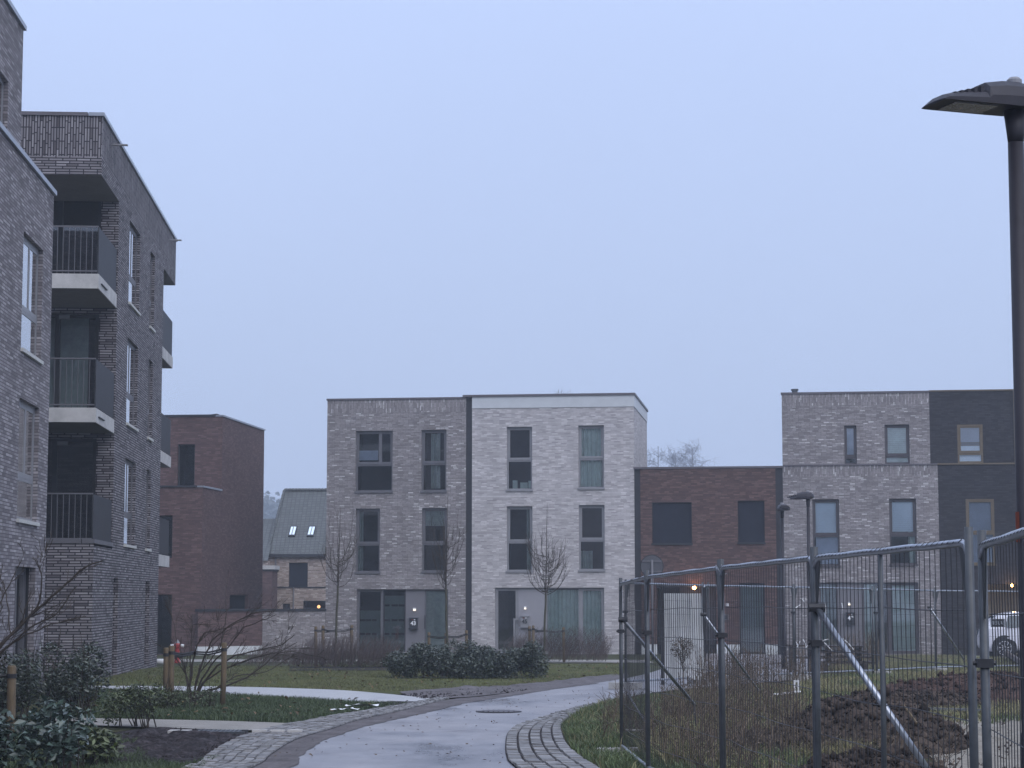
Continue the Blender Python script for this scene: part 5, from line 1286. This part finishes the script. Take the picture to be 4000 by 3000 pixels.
shrub("evergreen_hedge", "low dark evergreen hedge of glossy leaves on the lawn", "hedge", tuple(hb_), cl, 26000, .07, M['leafd'], nst=60)
# twiggy bare hedges
def twigs(name, label, x0, x1, base_y, top_y, n, seed, leanx=.15, m='twig', depth=1.2):
    a, b = gnd(x0, base_y), gnd(x1, base_y); t = thing(name, label, "hedge", ((a.x + b.x) / 2, (a.y + b.y) / 2, gz((a.y + b.y) / 2)))
    H = at(x0, top_y, a.y).z - gz(a.y); g = np.random.default_rng(seed); L = (b.x - a.x)
    N = n; bx = g.uniform(-L / 2, L / 2, N); by = g.uniform(-.5, .5, N) * depth; h = H * g.uniform(.5, 1.0, N) * (1 - .35 * (np.abs(bx) / (L / 2)) ** 4)
    z0 = g.uniform(0, .4, N) * h; segs = 4; V = []; F = []; w = .0048
    for k in range(segs + 1):
        f = k / segs
        x = bx + (leanx * g.normal(size=N) * .5 + leanx) * h * f ** 1.3 + g.normal(size=N) * .02 * (k > 0); y = by + g.normal(size=N) * .12 * f * h; z = z0 + (h - z0) * f
        ww = w * (1 - .6 * f)
        V.append(np.stack([np.stack([x - ww, y, z], 1), np.stack([x + ww, y + ww, z], 1), np.stack([x, y - ww * 1.4, z], 1)], 1))
    V = np.stack(V, 1)        # N, segs+1, 3, 3
    base = (np.arange(N) * (segs + 1) * 3)[:, None]
    for k in range(segs):
        for j in range(3):
            a0, a1 = k * 3 + j, k * 3 + (j + 1) % 3; F.append(base + [a0, a1, a1 + 3, a0 + 3])
    F = np.concatenate(F, 0); fastmesh("stems", V.reshape(-1, 3), F, M[m], t); return t
twigs("bare_hedge", "brown bare twiggy hedge before the door of house 43", 1150, 1560, 2606, 2470, 1100, 1)
twigs("bare_hedge", "bare twiggy hedge before the curtained windows of house 45", 1960, 2370, 2584, 2440, 1000, 2, leanx=.3)
twigs("bare_hedge", "sparse bare twigs below the grey garden wall", 960, 1160, 2600, 2505, 350, 4)
# pale cut leaves / dry stems low in the first hedge
shrub("low_shrub", "low olive plants at the foot of the bare hedge", "shrub", tuple(gnd(1460, 2606)), [(x, 0, .1, .3, .2, .14) for x in (-.8, -.3, .2, .6)], 900, .05, M['leafg'])

# left foreground shrubs
cl = [(random.uniform(-1.9, .25), random.uniform(-.6, .6), random.uniform(.3, .78), random.uniform(.2, .34), .3, random.uniform(.22, .36)) for _ in range(22)]
shrub("evergreen_shrub", "dark evergreen thicket at the foot of the left apartment block", "shrub", tuple(gnd(290, 2800)), cl, 11000, .072, M['leafd'], nst=70, tall=.9)
cl = [(random.uniform(-.3, .35), random.uniform(-.3, .3), random.uniform(.16, .42), .16, .16, .16) for _ in range(9)]
shrub("green_shrub", "small yellow-green shrub beside the paver path", "shrub", tuple(gnd(500, 2840)), cl, 2200, .055, M['leafg'], nst=18, tall=.5)
cl = [(random.uniform(-.35, .3), random.uniform(-.3, .3), random.uniform(.12, .26), .15, .15, .14) for _ in range(8)]
shrub("green_shrub", "low green shrub at the base of the staked bare shrub", "shrub", tuple(gnd(765, 2770)), cl, 500, .05, M['leafg'], nst=20, tall=.5)
cl = [(random.uniform(-.55, .5), random.uniform(-.35, .35), random.uniform(.18, .62), .17, .17, .18) for _ in range(14)]
shrub("broadleaf_shrub", "broad blue-green leaved shrub in the bottom left corner", "shrub", tuple(gnd(120, 3040)), cl, 1700, .10, M['leafb'], nst=26, up=.5, asp=.5)
cl = [(random.uniform(-.35, .35), random.uniform(-.3, .3), random.uniform(.12, .42), .13, .13, .14) for _ in range(9)]
shrub("broadleaf_shrub", "sparse green shrub right of the broad blue-green one", "shrub", tuple(gnd(300, 2990)), cl, 700, .09, M['leafg'], nst=30, up=.4, asp=.5)
cl = [(random.uniform(-1.0, 1.0), random.uniform(-.4, .4), random.uniform(.05, .25), .2, .2, .14) for _ in range(9)]
shrub("thorny_shrub", "low tangled shrub between thicket and footpath", "shrub", tuple(gnd(430, 2770)), cl, 1300, .05, M['leafg'], nst=80, tall=1.5)

# ------------------------------------------------------------------ grass blades (stuff)
def blades(name, P, h, w, m, label, bend=.35, seed=1):
    g = np.random.default_rng(seed); n = len(P); hh = h * g.uniform(.45, 1.2, n); a = g.uniform(0, 6.283, n); dx = np.cos(a); dy = np.sin(a); ww = w * g.uniform(.6, 1.2, n)
    bx, by = g.normal(size=n) * bend * hh, g.normal(size=n) * bend * hh
    v0 = P + np.stack([dx * ww, dy * ww, 0 * a], 1); v1 = P - np.stack([dx * ww, dy * ww, 0 * a], 1)
    v2 = P + np.stack([-dx * ww * .6 + bx * .35, -dy * ww * .6 + by * .35, hh * .6], 1); v3 = P + np.stack([dx * ww * .6 + bx * .35, dy * ww * .6 + by * .35, hh * .6], 1)
    v4 = P + np.stack([bx, by, hh * (1 - bend * .3)], 1)
    V = np.stack([v0, v1, v2, v3, v4], 1).reshape(-1, 3); k = np.arange(n)[:, None] * 5
    F = np.concatenate([k + [0, 1, 2], k + [0, 2, 3], k + [3, 2, 4]], 1).reshape(-1, 3)
    return tag(fastmesh(name, V, F, m), label, "grass", None, "stuff")
M['blade'] = mat("green_blades", (.050, .080, .026), .6, .3, 1.0, island=.5, c2=(.10, .135, .048))
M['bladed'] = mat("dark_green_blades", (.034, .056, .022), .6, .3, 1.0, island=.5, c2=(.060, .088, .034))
M['bladey'] = mat("yellowed_blades", (.12, .11, .045), .7, .3, .8, island=.5, c2=(.23, .205, .10))
M['bladeo'] = mat("olive_lawn_blades", (.078, .092, .032), .7, .3, .8, island=.5, c2=(.135, .138, .058))
M['weed'] = mat("dead_brown_stalks", (.10, .076, .056), .9, .3, 2, island=.5)
def inpoly(P, poly):
    x, y = P[:, 0], P[:, 1]; c = np.zeros(len(P), bool); n = len(poly)
    for i in range(n):
        x0, y0 = poly[i][0], poly[i][1]; x1, y1 = poly[(i + 1) % n][0], poly[(i + 1) % n][1]
        c ^= ((y0 > y) != (y1 > y)) & (x < (x1 - x0) * (y - y0) / (y1 - y0 + 1e-12) + x0)
    return c
def scatter(poly, n, seed=0, zoff=-.03, clump=0):
    g = np.random.default_rng(seed); a = np.array([(p[0], p[1]) for p in poly]); lo, hi = a.min(0), a.max(0); out = []
    tot = 0
    while tot < n:
        P = g.uniform(lo, hi, (n, 2)); P = P[inpoly(P, a)]
        if clump:
            v = np.array([noise.noise(Vector((p[0] * clump, p[1] * clump, seed))) for p in P]); P = P[g.random(len(P)) < np.clip(.45 + v * 1.6, .03, 1)]
        out.append(P); tot += len(P)
    P = np.concatenate(out)[:n]; z = np.array([gz(y) for y in P[:, 1]]) + zoff
    return np.column_stack([P, z])
polyLawn = G([(250, 2640), (700, 2600), (1500, 2598), (2440, 2592), (2430, 2636), (2000, 2678), (1900, 2690), (1560, 2700), (1300, 2691), (900, 2679), (300, 2676)])
blades("grass", scatter(polyLawn, 75000, 1, -.03, .45), .055, .006, M['bladeo'], "short olive lawn grass before the houses", seed=1)
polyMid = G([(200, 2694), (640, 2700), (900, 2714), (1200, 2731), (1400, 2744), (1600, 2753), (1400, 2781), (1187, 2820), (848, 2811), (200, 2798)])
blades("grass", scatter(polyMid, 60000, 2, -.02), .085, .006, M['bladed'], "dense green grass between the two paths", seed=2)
polyFL = G([(-200, 2840), (300, 2835), (600, 2900), (560, 2960), (700, 2985), (860, 2960), (700, 3060), (600, 3200), (-300, 3200)])
blades("grass", scatter(polyFL, 45000, 3, -.02, .8), .07, .005, M['bladed'], "grass round the mud patch in the bottom left", seed=3)
pv = [(p.x, p.y) for p in smoothp(G([(2345, 3000), (2284, 2964), (2234, 2921), (2208, 2870), (2205, 2834), (2234, 2805), (2320, 2762), (2440, 2738)]), 4)] + [tuple(gnd(2620, 2712)[:2]), tuple(gnd(3000, 2690)[:2]), (4.3, 24), (3.6, 17), (1.75, 17)]
mound = MB()
blades("grass", scatter(pv, 90000, 4, -.02, .9), .13, .005, M['blade'], "long green grass on the verge below the fence", seed=4, bend=.5)
blades("grass", scatter(pv, 5000, 5, -.02, 1.2), .20, .005, M['bladey'], "long yellowed grass on the verge below the fence", seed=5, bend=.55)
fieldp = [(3.6, 27), (4.0, 34), (5.6, 40), tuple(gnd(3215, 2640)[:2]), tuple(gnd(3260, 2600)[:2]), tuple(gnd(3330, 2576)[:2]), tuple(gnd(3600, 2566)[:2]), (17, 60), (18, 46), (12, 34), (9.5, 31), (6, 27)]
blades("grass", scatter(fieldp, 130000, 6, -.03, .5), .17, .008, M['bladey'], "rough yellowed grass on the building plot", seed=6, bend=.5)
blades("grass", scatter(fieldp, 60000, 7, -.03, .7), .16, .008, M['blade'], "green tufts in the rough plot grass", seed=7, bend=.5)
# dead weeds: stalks with side twigs
def weeds(label, poly, n, H, seed, m='weed', leafy=True):
    random.seed(seed); P = scatter(poly, n, seed, -.02, .6); g = np.random.default_rng(seed); mb = MB()
    for p in P:
        p = Vector(p); h = H * random.uniform(.45, 1.15); top = p + Vector((random.gauss(0, .09), random.gauss(0, .09), h)); mid = p.lerp(top, .5) + rv(.03)
        mb.tube([p, mid, top], [.005, .004, .0025], 3, cap=False)
        for _ in range(4):
            f = random.uniform(.3, .95); q = p.lerp(top, f); mb.tube([q, q + Vector((random.gauss(0, .09), random.gauss(0, .09), random.uniform(.04, .2)))], [.0035, .002], 3, cap=False)
    V = []
    k = 5; B = np.repeat(P, k, 0); hh = np.repeat(H * g.uniform(.4, 1, len(P)), k); B = B + np.column_stack([g.normal(size=len(B)) * .06, g.normal(size=len(B)) * .06, hh * g.uniform(.25, 1, len(B))])
    o = mb.build("dead_weeds", M[m]); tag(o, label, "weeds", None, "stuff")
    if leafy: leaves("weed_leaves", B, .035, M[m], o, .1, .5)
    return o
wp = [tuple(gnd(x, y)[:2]) for x, y in ((2540, 2860), (2500, 2960), (2800, 3100), (3120, 3100), (3130, 2900), (3120, 2760), (2700, 2730))]
weeds("dense dead brown weeds round the middle fence posts", wp, 520, .55, 21)
blades("grass", scatter(wp, 14000, 8, -.02, .9), .26, .006, M['bladey'], "pale dead grass among the brown weeds", seed=8, bend=.5)
blades("grass", scatter(wp, 16000, 9, -.02, .9), .20, .006, M['blade'], "green grass among the brown weeds", seed=9, bend=.5)
wp2 = [tuple(gnd(x, y)[:2]) for x, y in ((2330, 2900), (2500, 2900), (2510, 2800), (2400, 2790))]
weeds("small stand of withered weeds beside the setts", wp2, 40, .5, 22)
wp3 = [tuple(gnd(x, y)[:2]) for x, y in ((2640, 2730), (2960, 2720), (3100, 2690), (3300, 2650), (3100, 2660), (2700, 2700))]
weeds("tall dead weeds behind the fence below the white sheet", wp3, 260, .75, 23)
wp4 = [tuple(gnd(x, y)[:2]) for x, y in ((3240, 2640), (3430, 2640), (3460, 2580), (3250, 2590))]
weeds("brown stalks round the stacked boards", wp4, 160, .9, 24)
wp5 = [tuple(gnd(x, y)[:2]) for x, y in ((3050, 3050), (3700, 3080), (3750, 2900), (3100, 2820))]
weeds("dry weeds and roots on the front soil heap", wp5, 120, .35, 25)
# one tall seed-head weed before the white sheet
tw = thing("tall_weed", "tall withered weed with bushy head before the corrugated white sheet", "weed", tuple(gnd(2668, 2760)))
mb = MB(); hz_ = at(2668, 2500, gnd(2668, 2760).y).z
mb.tube([(0, 0, 0), (.01, 0, hz_ * .5), (0, 0, hz_)], [.01, .008, .004], 5)
for k in range(60):
    z = hz_ * random.uniform(.6, 1.0); a = random.uniform(0, 6.3); mb.tube([(0, 0, z - .12), (.16 * math.cos(a) * random.random(), .16 * math.sin(a), z + random.uniform(-.02, .1))], [.004, .003], 3)
mb.build("stalk", M['weed'], tw); P = clumps([(0, 0, hz_ * .88, .19, .19, .16)], 700); tag(leaves("seed_head", P, .03, M['weed'], tw), kind='stuff')

# ------------------------------------------------------------------ soil heaps
def heap(px, base_y, w, dp, h, label, seed, m='soil', cl=.0):
    b = gnd(px, base_y); n = 120; V = []; F = []
    for i in range(n + 1):
        for j in range(n + 1):
            x, y = (i / n * 2 - 1), (j / n * 2 - 1); r = math.sqrt(x * x + y * y)
            prof = max(0, 1 - r ** 1.7) if r < 1 else 0
            X, Y = x * w, y * dp
            nn = noise.fractal(Vector((X * 1.1, Y * 1.1, seed)), 1, 2, 6) * .16 * h + abs(noise.noise(Vector((X * 4, Y * 4, seed)))) * .13 + abs(noise.noise(Vector((X * 11, Y * 11, seed)))) * .06 + noise.noise(Vector((X * 25, Y * 25, seed))) * .02
            z = h * prof * (1 + .5 * noise.noise(Vector((X * .7, Y * .7, seed + 5)))) + nn * min(1, prof * 3 + .0)
            V.append((X, Y, z - .04 if prof > 0 else -.10))
    for i in range(n):
        for j in range(n): k = i * (n + 1) + j; F.append((k, k + n + 1, k + n + 2, k + 1))
    V = np.array(V); T = []
    for q in F: T += [(q[0], q[1], q[2]), (q[0], q[2], q[3])]
    T = np.array(T); g = np.random.default_rng(int(seed * 7)); cand = np.where(V[:, 2] > .02)[0]
    oc = np.array([(1, 0, 0), (-1, 0, 0), (0, 1, 0), (0, -1, 0), (0, 0, 1), (0, 0, -1)], float); fc = np.array([(0, 2, 4), (2, 1, 4), (1, 3, 4), (3, 0, 4), (2, 0, 5), (1, 2, 5), (3, 1, 5), (0, 3, 5)])
    VV, TT = [V], [T]; k0 = len(V)
    for i in g.choice(cand, 2600):
        s_ = .012 + .05 * g.random() ** 4; VV.append(oc * s_ * g.uniform(.5, 1.4, (6, 3)) + V[i] + g.normal(size=3) * .02); TT.append(fc + k0); k0 += 6
    o = fastmesh("soil_heap", np.concatenate(VV), np.concatenate(TT), M[m], smooth=False); o.location = b; tag(o, label, "soil heap", "heaps of dug soil")
    # clods
    return o
M['soilr'] = mat("reddish_dug_soil", (.020, .013, .012), 1.0, .5, 4, bump=1.0, bscale=14, c2=(.085, .056, .048), spec=.08, island=.5)
heap(3400, 2910, 1.2, 1.7, .56, "large dark soil heap in front, crossed by the thick brace", 3)
heap(3110, 2930, 1.1, 1.4, .16, "low dark soil spread left of the large front heap", 9)
heap(3800, 2735, 1.9, 1.8, .44, "reddish soil heap behind the twin fence posts", 14, 'soilr')
heap(3610, 2765, 1.2, 1.3, .22, "dark soil ridge between the two heaps", 17)
heap(3400, 3080, .95, .9, .30, "dark soil mound at the bottom behind the nearest fence", 19)
hp_ = [tuple(gnd(x, y)[:2]) for x, y in ((3080, 2990), (3160, 2860), (3320, 2850), (3420, 2990))]
blades("grass", scatter(hp_, 5000, 61, .02, 1.2), .18, .006, M['bladey'], "pale grass creeping over the left flank of the front heap", seed=61, bend=.5)
# clods and stones as loose stuff
def clods(label, poly, n, s, m, seed, name="soil_clods", zf=None):
    g = np.random.default_rng(seed); P = scatter(poly, n, seed, .0); V = []; F = []; base = np.array([(1, 0, 0), (-1, 0, 0), (0, 1, 0), (0, -1, 0), (0, 0, 1), (0, 0, -1)], float); fc = np.array([(0, 2, 4), (2, 1, 4), (1, 3, 4), (3, 0, 4), (2, 0, 5), (1, 2, 5), (3, 1, 5), (0, 3, 5)])
    for i, p in enumerate(P): V.append(base * s * g.uniform(.4, 1.5) * g.uniform(.6, 1.3, (6, 3)) + p); F.append(fc + 6 * i)
    return tag(fastmesh(name, np.concatenate(V), np.concatenate(F), M[m]), label, "soil", None, "stuff")
sp_ = [tuple(gnd(x, y)[:2]) for x, y in ((3560, 2800), (4050, 2770), (4200, 3000), (3700, 3050))]
clods("dark clods strewn over the pale sand", sp_, 900, .03, 'soil', 31)
sp_ = [tuple(gnd(x, y)[:2]) for x, y in ((330, 2900), (620, 2845), (950, 2870), (780, 2960), (480, 2980))]
clods("clods in the mud patch beside the setts", sp_, 1800, .026, 'mud', 32)
sp_ = [tuple(gnd(x, y)[:2]) for x, y in ((1560, 2712), (2100, 2680), (2050, 2700), (1650, 2728))]
clods("clods along the muddy lawn edge", sp_, 400, .02, 'mud', 33)

# fallen leaves and twigs on lawns, setts and road edge
M['litter'] = mat("fallen_brown_leaves", (.10, .065, .03), .8, .4, 3, island=.5)
for (pl_, n_, z_, lab, sd_) in ((polyLawn, 260, .03, "brown fallen leaves on the lawn before the houses", 51), (polyMid, 160, .05, "fallen leaves in the grass between the paths", 52)):
    tag(leaves("fallen_leaves", scatter(pl_, n_, sd_, z_), .09, M['litter'], None, 1.5, .6), lab, "leaves", None, "stuff")
pr_ = [tuple(gnd(x, y)[:2]) for x, y in ((900, 2960), (1400, 2830), (1900, 2735), (2350, 2680), (2360, 2720), (2050, 2800), (1950, 2900), (1990, 3000))]
tag(leaves("fallen_leaves", scatter(pr_, 120, 53, .012), .045, M['litter'], None, 2.5, .6), "small fallen leaves scattered on the lane", "leaves", None, "stuff")
# ------------------------------------------------------------------ smaller things
def manhole():
    c = gnd(1948, 2781); t = thing("manhole_cover", "round dark manhole cover in the middle of the lane", "manhole cover", (c.x, c.y, .004))
    mb = MB(); mb.tube([(0, 0, -.02), (0, 0, .006)], .34, 40); mb.build("frame_ring", M['darkgrey'], t)
    mb = MB(); mb.tube([(0, 0, .0), (0, 0, .012)], .29, 36)
    for k in range(-3, 4):
        l = math.sqrt(max(0, .27 ** 2 - (k * .075) ** 2)); mb.box(k * .075 - .012, k * .075 + .012, -l, l, .012, .018)
    mb.build("lid", M['frame49'], t)
manhole()
# gully
gy = gnd(905, 2868); t = thing("storm_drain", "drain grate edged with pale bricks at the mud patch", "drain", (gy.x, gy.y, 0))
mb = MB()
for k in range(10): mb.box(-.42 + k * .055, -.39 + k * .055, -.16, .16, .0, .045)
mb.box(-.45, .18, -.2, -.16, 0, .045); mb.box(-.45, .18, .16, .2, 0, .045); mb.build("grate", M['galv'], t)
mb = MB()
for k in (0, 1, 3, 5, 6):
    x = -.75 + k * .24; y = .24 + random.uniform(-.06, .06); mb.box(x, x + random.uniform(.1, .19), y, y + .11, .0, random.uniform(.02, .045))
for k in range(3): mb.box(.25 + k * .22, .43 + k * .22, .0, .12, .0, .05)
for k in range(2): mb.box(-.78 + k * .15, -.66 + k * .15, -.1, .12, .0, .05)
mb.build("edging_bricks", M['concrete'], t)
def litter(px, py, name, label, cat, w, h, seed, m='white'):
    random.seed(seed); c = gnd(px, py); V = []; n = 9; mb = MB()
    for i in range(n + 1):
        for j in range(4):
            V.append((w * (i / n - .5) * 1.0 + random.uniform(-.02, .02), (j / 3 - .5) * w * .35 + random.uniform(-.02, .02), .05 + h * abs(noise.noise(Vector((i * .9, j * .9, seed)))) * 1.6))
    mb.v = V
    for i in range(n):
        for j in range(3): k = i * 4 + j; mb.f.append((k, k + 4, k + 5, k + 1)); mb.m.append(0); mb.sw.append(False)
    o = mb.build(name, M[m]); o.location = (c.x, c.y, c.z); tag(o, label, cat); return o
litter(1348, 2786, "plastic_scrap", "torn white plastic scrap on the grass, left of two", "litter", .40, .035, 4)
litter(1412, 2771, "plastic_scrap", "torn white plastic scrap on the grass, right of two", "litter", .48, .04, 6)
litter(443, 2624, "foam_block", "white foam scrap at the foot of the narrow left doorway", "litter", .3, .14, 8)
litter(568, 2600, "foam_block", "pale foam scrap at the second narrow doorway", "litter", .3, .08, 9, 'concrete')
def bag(px, py, w, h, d_, label):
    c = gnd(px, py); mb = MB(); mb.tube([(-w / 2, 0, h * .45), (-w / 2 * .9, 0, h * .5), (w / 2 * .9, 0, h * .5), (w / 2, 0, h * .45)], [h * .3, h * .5, h * .5, h * .3], 12)
    o = mb.build("white_sack", M['white'], None, True); o.location = c; tag(o, label, "sack")
bag(633, 2596, .42, .16, 0, "white sack on the grass left of the red hydrant")
litter(1316, 2570, "paper_scrap", "bent yellowish paper among the bare twigs", "litter", .22, .3, 12, 'beige')
# hydrant
hc = at(696, 2331, 60); g = gz(60); t = thing("fire_hydrant", "red fire hydrant with white caps before the red brick wall", "hydrant", (hc.x, 60, g))
zz = at(696, 2500, 60).z - g; mb = MB(); S_ = zz
mb.tube([(0, 0, 0), (0, 0, .04), (0, 0, .05), (0, 0, S_ * .62), (0, 0, S_ * .66), (0, 0, S_ * .8), (0, 0, S_ * .86)], [.1, .1, .075, .075, .1, .1, .07], 16); mb.build("body", M['red'], t, False)
mb = MB(); mb.tube([(-.19, 0, S_ * .74), (-.1, 0, S_ * .76)], .045, 10); mb.build("outlet_cap", M['white'], t)
mb = MB(); mb.tube([(.19, 0, S_ * .74), (.1, 0, S_ * .76)], .045, 10); mb.build("outlet_cap", M['white'], t)
mb = MB(); mb.tube([(0, 0, S_ * .86), (0, 0, S_ * .9), (0, 0, S_ * 1.02)], [.075, .06, .012], 10); mb.build("top_cap", M['frame45'], t)
# stacked boards behind the fence
tb = at(3260, 2331, 47); t = thing("board_stack", "dark wet boards stacked on trestles behind the far fence", "boards", (tb.x, 47, gz(47)))
for k in range(4):
    mb = MB(); z = .28 + .12 * k; mb.box(-.35 + .03 * k, .85 - .08 * k, -.3, .3, z, z + .045); mb.build("board", M['timber'], t)
for x in (-.3, .6):
    mb = MB(); mb.box(x, x + .08, -.3, .3, 0, .278); mb.build('trestle_leg', M['timber'], t)
mb = MB()
for k in range(3): mb.box(-.2, -.14, -.25, .25, .327 + .12 * k, .397 + .12 * k)
mb.build("bearer", M['timber'], t)
mb = MB()
for k in range(3): mb.box(.5, .56, -.25, .25, .327 + .12 * k, .397 + .12 * k)
mb.build("bearer", M['timber'], t)
tb = at(3138, 2331, 50); t = thing("low_trestle", "low dark trestle table beside the slender lamp foot", "trestle", (tb.x, 50, gz(50)))
mb = MB(); mb.box(-.4, .4, -.3, .3, .62, .66); mb.build("top_board", M['timber'], t); mb = MB(); mb.box(-.42, .45, -.28, .28, .33, .37); mb.build("lower_board", M['timber'], t)
for x in (-.36, .33):
    mb = MB(); mb.box(x, x + .04, -.2, .2, 0, .62); mb.build("leg", M['timber'], t)
# loose laths, tubes, debris on the plot
def lath(a, b, r, m, name, label, cat="debris"):
    a, b = Vector(a), Vector(b); mb = MB(); mb.tube([a - b, (a - b) * .5, Vector((0, 0, 0))], r, 6); o = mb.build(name, M[m]); o.location = b; tag(o, label, cat); return o
def gz2(x, y, dz=.03): p = gnd(x, y); return (p.x, p.y, p.z + dz)
lath(gz2(3595, 2793, .08), gz2(3835, 2800, .08), .035, 'galv', "loose_tube", "grey tube lying across the pale sand, upper of two")
lath(gz2(3600, 2866, .05), gz2(3736, 2868, .05), .022, 'white', "loose_tube", "short white tube lying on the pale sand")
lath(at(3528, 2752, 20.5), at(3582, 2825, 20.2), .011, 'stake', "wooden_lath", "thin wooden lath stuck in the front soil heap")
lath(gz2(3000, 2740, .1), gz2(3125, 2730, .12), .018, 'white', "loose_tube", "white lath lying in the rough grass below the far fence")
t = thing("marker_block", "small white marker block on the lath in the grass", "marker", tuple(gz2(3112, 2728, .12))); mb = MB(); mb.box(-.05, -.02, -.03, .03, 0, .18); mb.box(.02, .05, -.03, .03, 0, .18); mb.box(-.02, .02, -.03, .03, .07, .1); mb.box(-.02, .02, -.03, .03, .15, .18); mb.build("block", M['white'], t)
lath(gz2(2455, 2815, .35), gz2(2535, 2860, .05), .014, 'galv', "loose_tube", "bent grey tube in the long grass at the leftmost fence")
lath(gz2(2440, 2872, .06), gz2(2700, 2872, .06), .016, 'concrete', "loose_tube", "pale bar lying in the grass under the left fence panels")
for (x, y, w, h_, m_, lab) in ((3945, 2562, .35, .3, 'beige', "brown lump of rubble in front of the car wheel"), (3990, 2570, .3, .2, 'brickred', "reddish rubble beside the lamp pole"), (3885, 2610, .2, .13, 'curtainL', "pale green plastic scrap on the plot grass")):
    c = gnd(x, y); import bmesh
    me = bpy.data.meshes.new("rubble"); bm_ = bmesh.new(); bmesh.ops.create_icosphere(bm_, subdivisions=2, radius=.5)
    for v in bm_.verts: v.co = Vector((v.co.x * w, v.co.y * w, v.co.z * h_ * 2)) * (1 + .5 * noise.noise(v.co * 3 + Vector((x, 0, 0))))
    bm_.to_mesh(me); bm_.free(); me.materials.append(M[m_]); o = link("rubble", me); o.location = c; tag(o, lab, "rubble")
lath(gz2(3930, 2585, .25), gz2(4040, 2640, .1), .09, 'timber', "log", "grey broken log lying right of the twin posts", "log")
bp_ = [tuple(gnd(x, y)[:2]) for x, y in ((3830, 2600), (4050, 2600), (4050, 2570), (3830, 2570))]
clods("mixed rubble and stones below the parked car", bp_, 260, .06, 'dirt', 41, "rubble_stones")
# little roadside grass tuft stems
# ------------------------------------------------------------------ far trees and hill
def far_tree(px, d, top_y, label, seed, hang=True, base=.16, spread=1.0):
    random.seed(seed); x = (px - 2000) / FPX * d; H = at(px, top_y, d).z - gz(d)
    t = thing("birch_tree", label, "tree", (x, d, gz(d)), "bare trees beyond the roofs")
    mb = MB(); tp = [Vector((.3 * noise.noise(Vector((k, seed, 0))), 0, H * k / 8)) for k in range(9)]
    mb.tube(tp, [base * (1 - k / 9) + .03 for k in range(9)], 6, cap=False); mb.build("trunk", M['birch'], t)
    mb = MB()
    for k in range(46):
        f = random.uniform(.3, .97); p = Vector((tp[int(f * 8)].x, 0, H * f)); a = random.uniform(0, 6.28); L = H * .24 * (1.15 - f) * spread + .6
        pts = [p]; dr = Vector((math.cos(a), math.sin(a), .9)); q = p.copy()
        for j in range(5): dr = (dr + Vector((0, 0, -.28 if hang else -.05)) + rv(.2)).normalized(); q = q + dr * L / 4; pts.append(q.copy())
        mb.tube(pts, [.05, .04, .035, .03, .022, .015], 3, cap=False)
        for _ in range(13):
            j = random.randint(1, 4); b = pts[j].lerp(pts[j + 1], random.random()); e = b + Vector((random.gauss(0, .6), random.gauss(0, .6), random.uniform(-.4, .9)))
            tl = e + Vector((random.gauss(0, .25), random.gauss(0, .25), random.uniform(-1.3, -.2)))
            mb.tube([b, e, tl], [.018, .014, .009], 3, cap=False)
            for _ in range(2):
                c = b.lerp(e, random.random()); mb.tube([c, c + Vector((random.gauss(0, .5), random.gauss(0, .5), random.uniform(-.8, .5)))], [.012, .008], 3, cap=False)
    mb.build("crown", M['birch'], t)
far_tree(2572, 230, 1742, "hazy bare tree just right of the pale brick house", 1)
far_tree(2640, 235, 1770, "hazy bare tree between the other two above the brown-red roof", 2, False)
far_tree(2705, 232, 1752, "hazy leaning bare tree above the brown-red house, rightmost of three", 3, False)
far_tree(2182, 240, 1522, "tip of a bare tree over the roof of house 45", 4, True, spread=.6)
# wooded hill: lumpy crowns mass
V = []; cl = []
random.seed(5)
for k in range(60):
    x = random.uniform(-95, -35); y = random.uniform(520, 560); xx = (x / y) * FPX + 2000
    hgt = 28 + 5 * noise.noise(Vector((x * .06, 0, 0))) - max(0, (xx - 1060)) * .09
    cl.append((x, y, hgt * random.uniform(.55, .9), 4.5, 4.5, 5.5))
P = clumps(cl, 30000, .15); P2_ = P.copy(); hw = leaves("far_wood", P2_, 1.3, M['wood'] if 'wood' in M else mat("hazy_wood", (.06, .07, .07), .95, .3, .1, island=.4), None, .2, .9)
tag(hw, "far wooded rise fading into haze at left", "wood", None, "stuff")
# unseen tree belt added behind the viewpoint to darken the pane reflections
cl = [(x + random.uniform(-2, 2), -62 + random.uniform(-4, 4), random.uniform(4, 13), 4.5, 4.5, 5) for x in range(-130, 131, 4) for _ in range(2)]
P = clumps(cl, 26000, .12); hb2 = leaves("unseen_tree_belt", P, 1.5, mat("added_belt_leaves", (.03, .04, .025), .95, .3, .1, island=.4), None, .2, .9)
tag(hb2, "unseen dark tree belt added behind the camera to darken window reflections", "wood", None, "stuff")
# ------------------------------------------------------------------ haze
mb = MB(); mb.box(-400, 400, -90, 700, -2.5, 60)
hz_o = mb.build("haze", M['white']); hz_o.data.materials.clear()
hm, nt, n, l, b = newmat("thin_winter_haze"); n.remove(b)
pv_ = n.new("ShaderNodeVolumePrincipled"); pv_.inputs["Density"].default_value = .0012; pv_.inputs["Color"].default_value = (.80, .88, 1, 1); pv_.inputs["Anisotropy"].default_value = .2
l.new(pv_.outputs[0], n["Material Output"].inputs["Volume"]); hz_o.data.materials.append(hm)
tag(hz_o, "thin bluish winter haze over the whole place", "haze", None, "stuff")
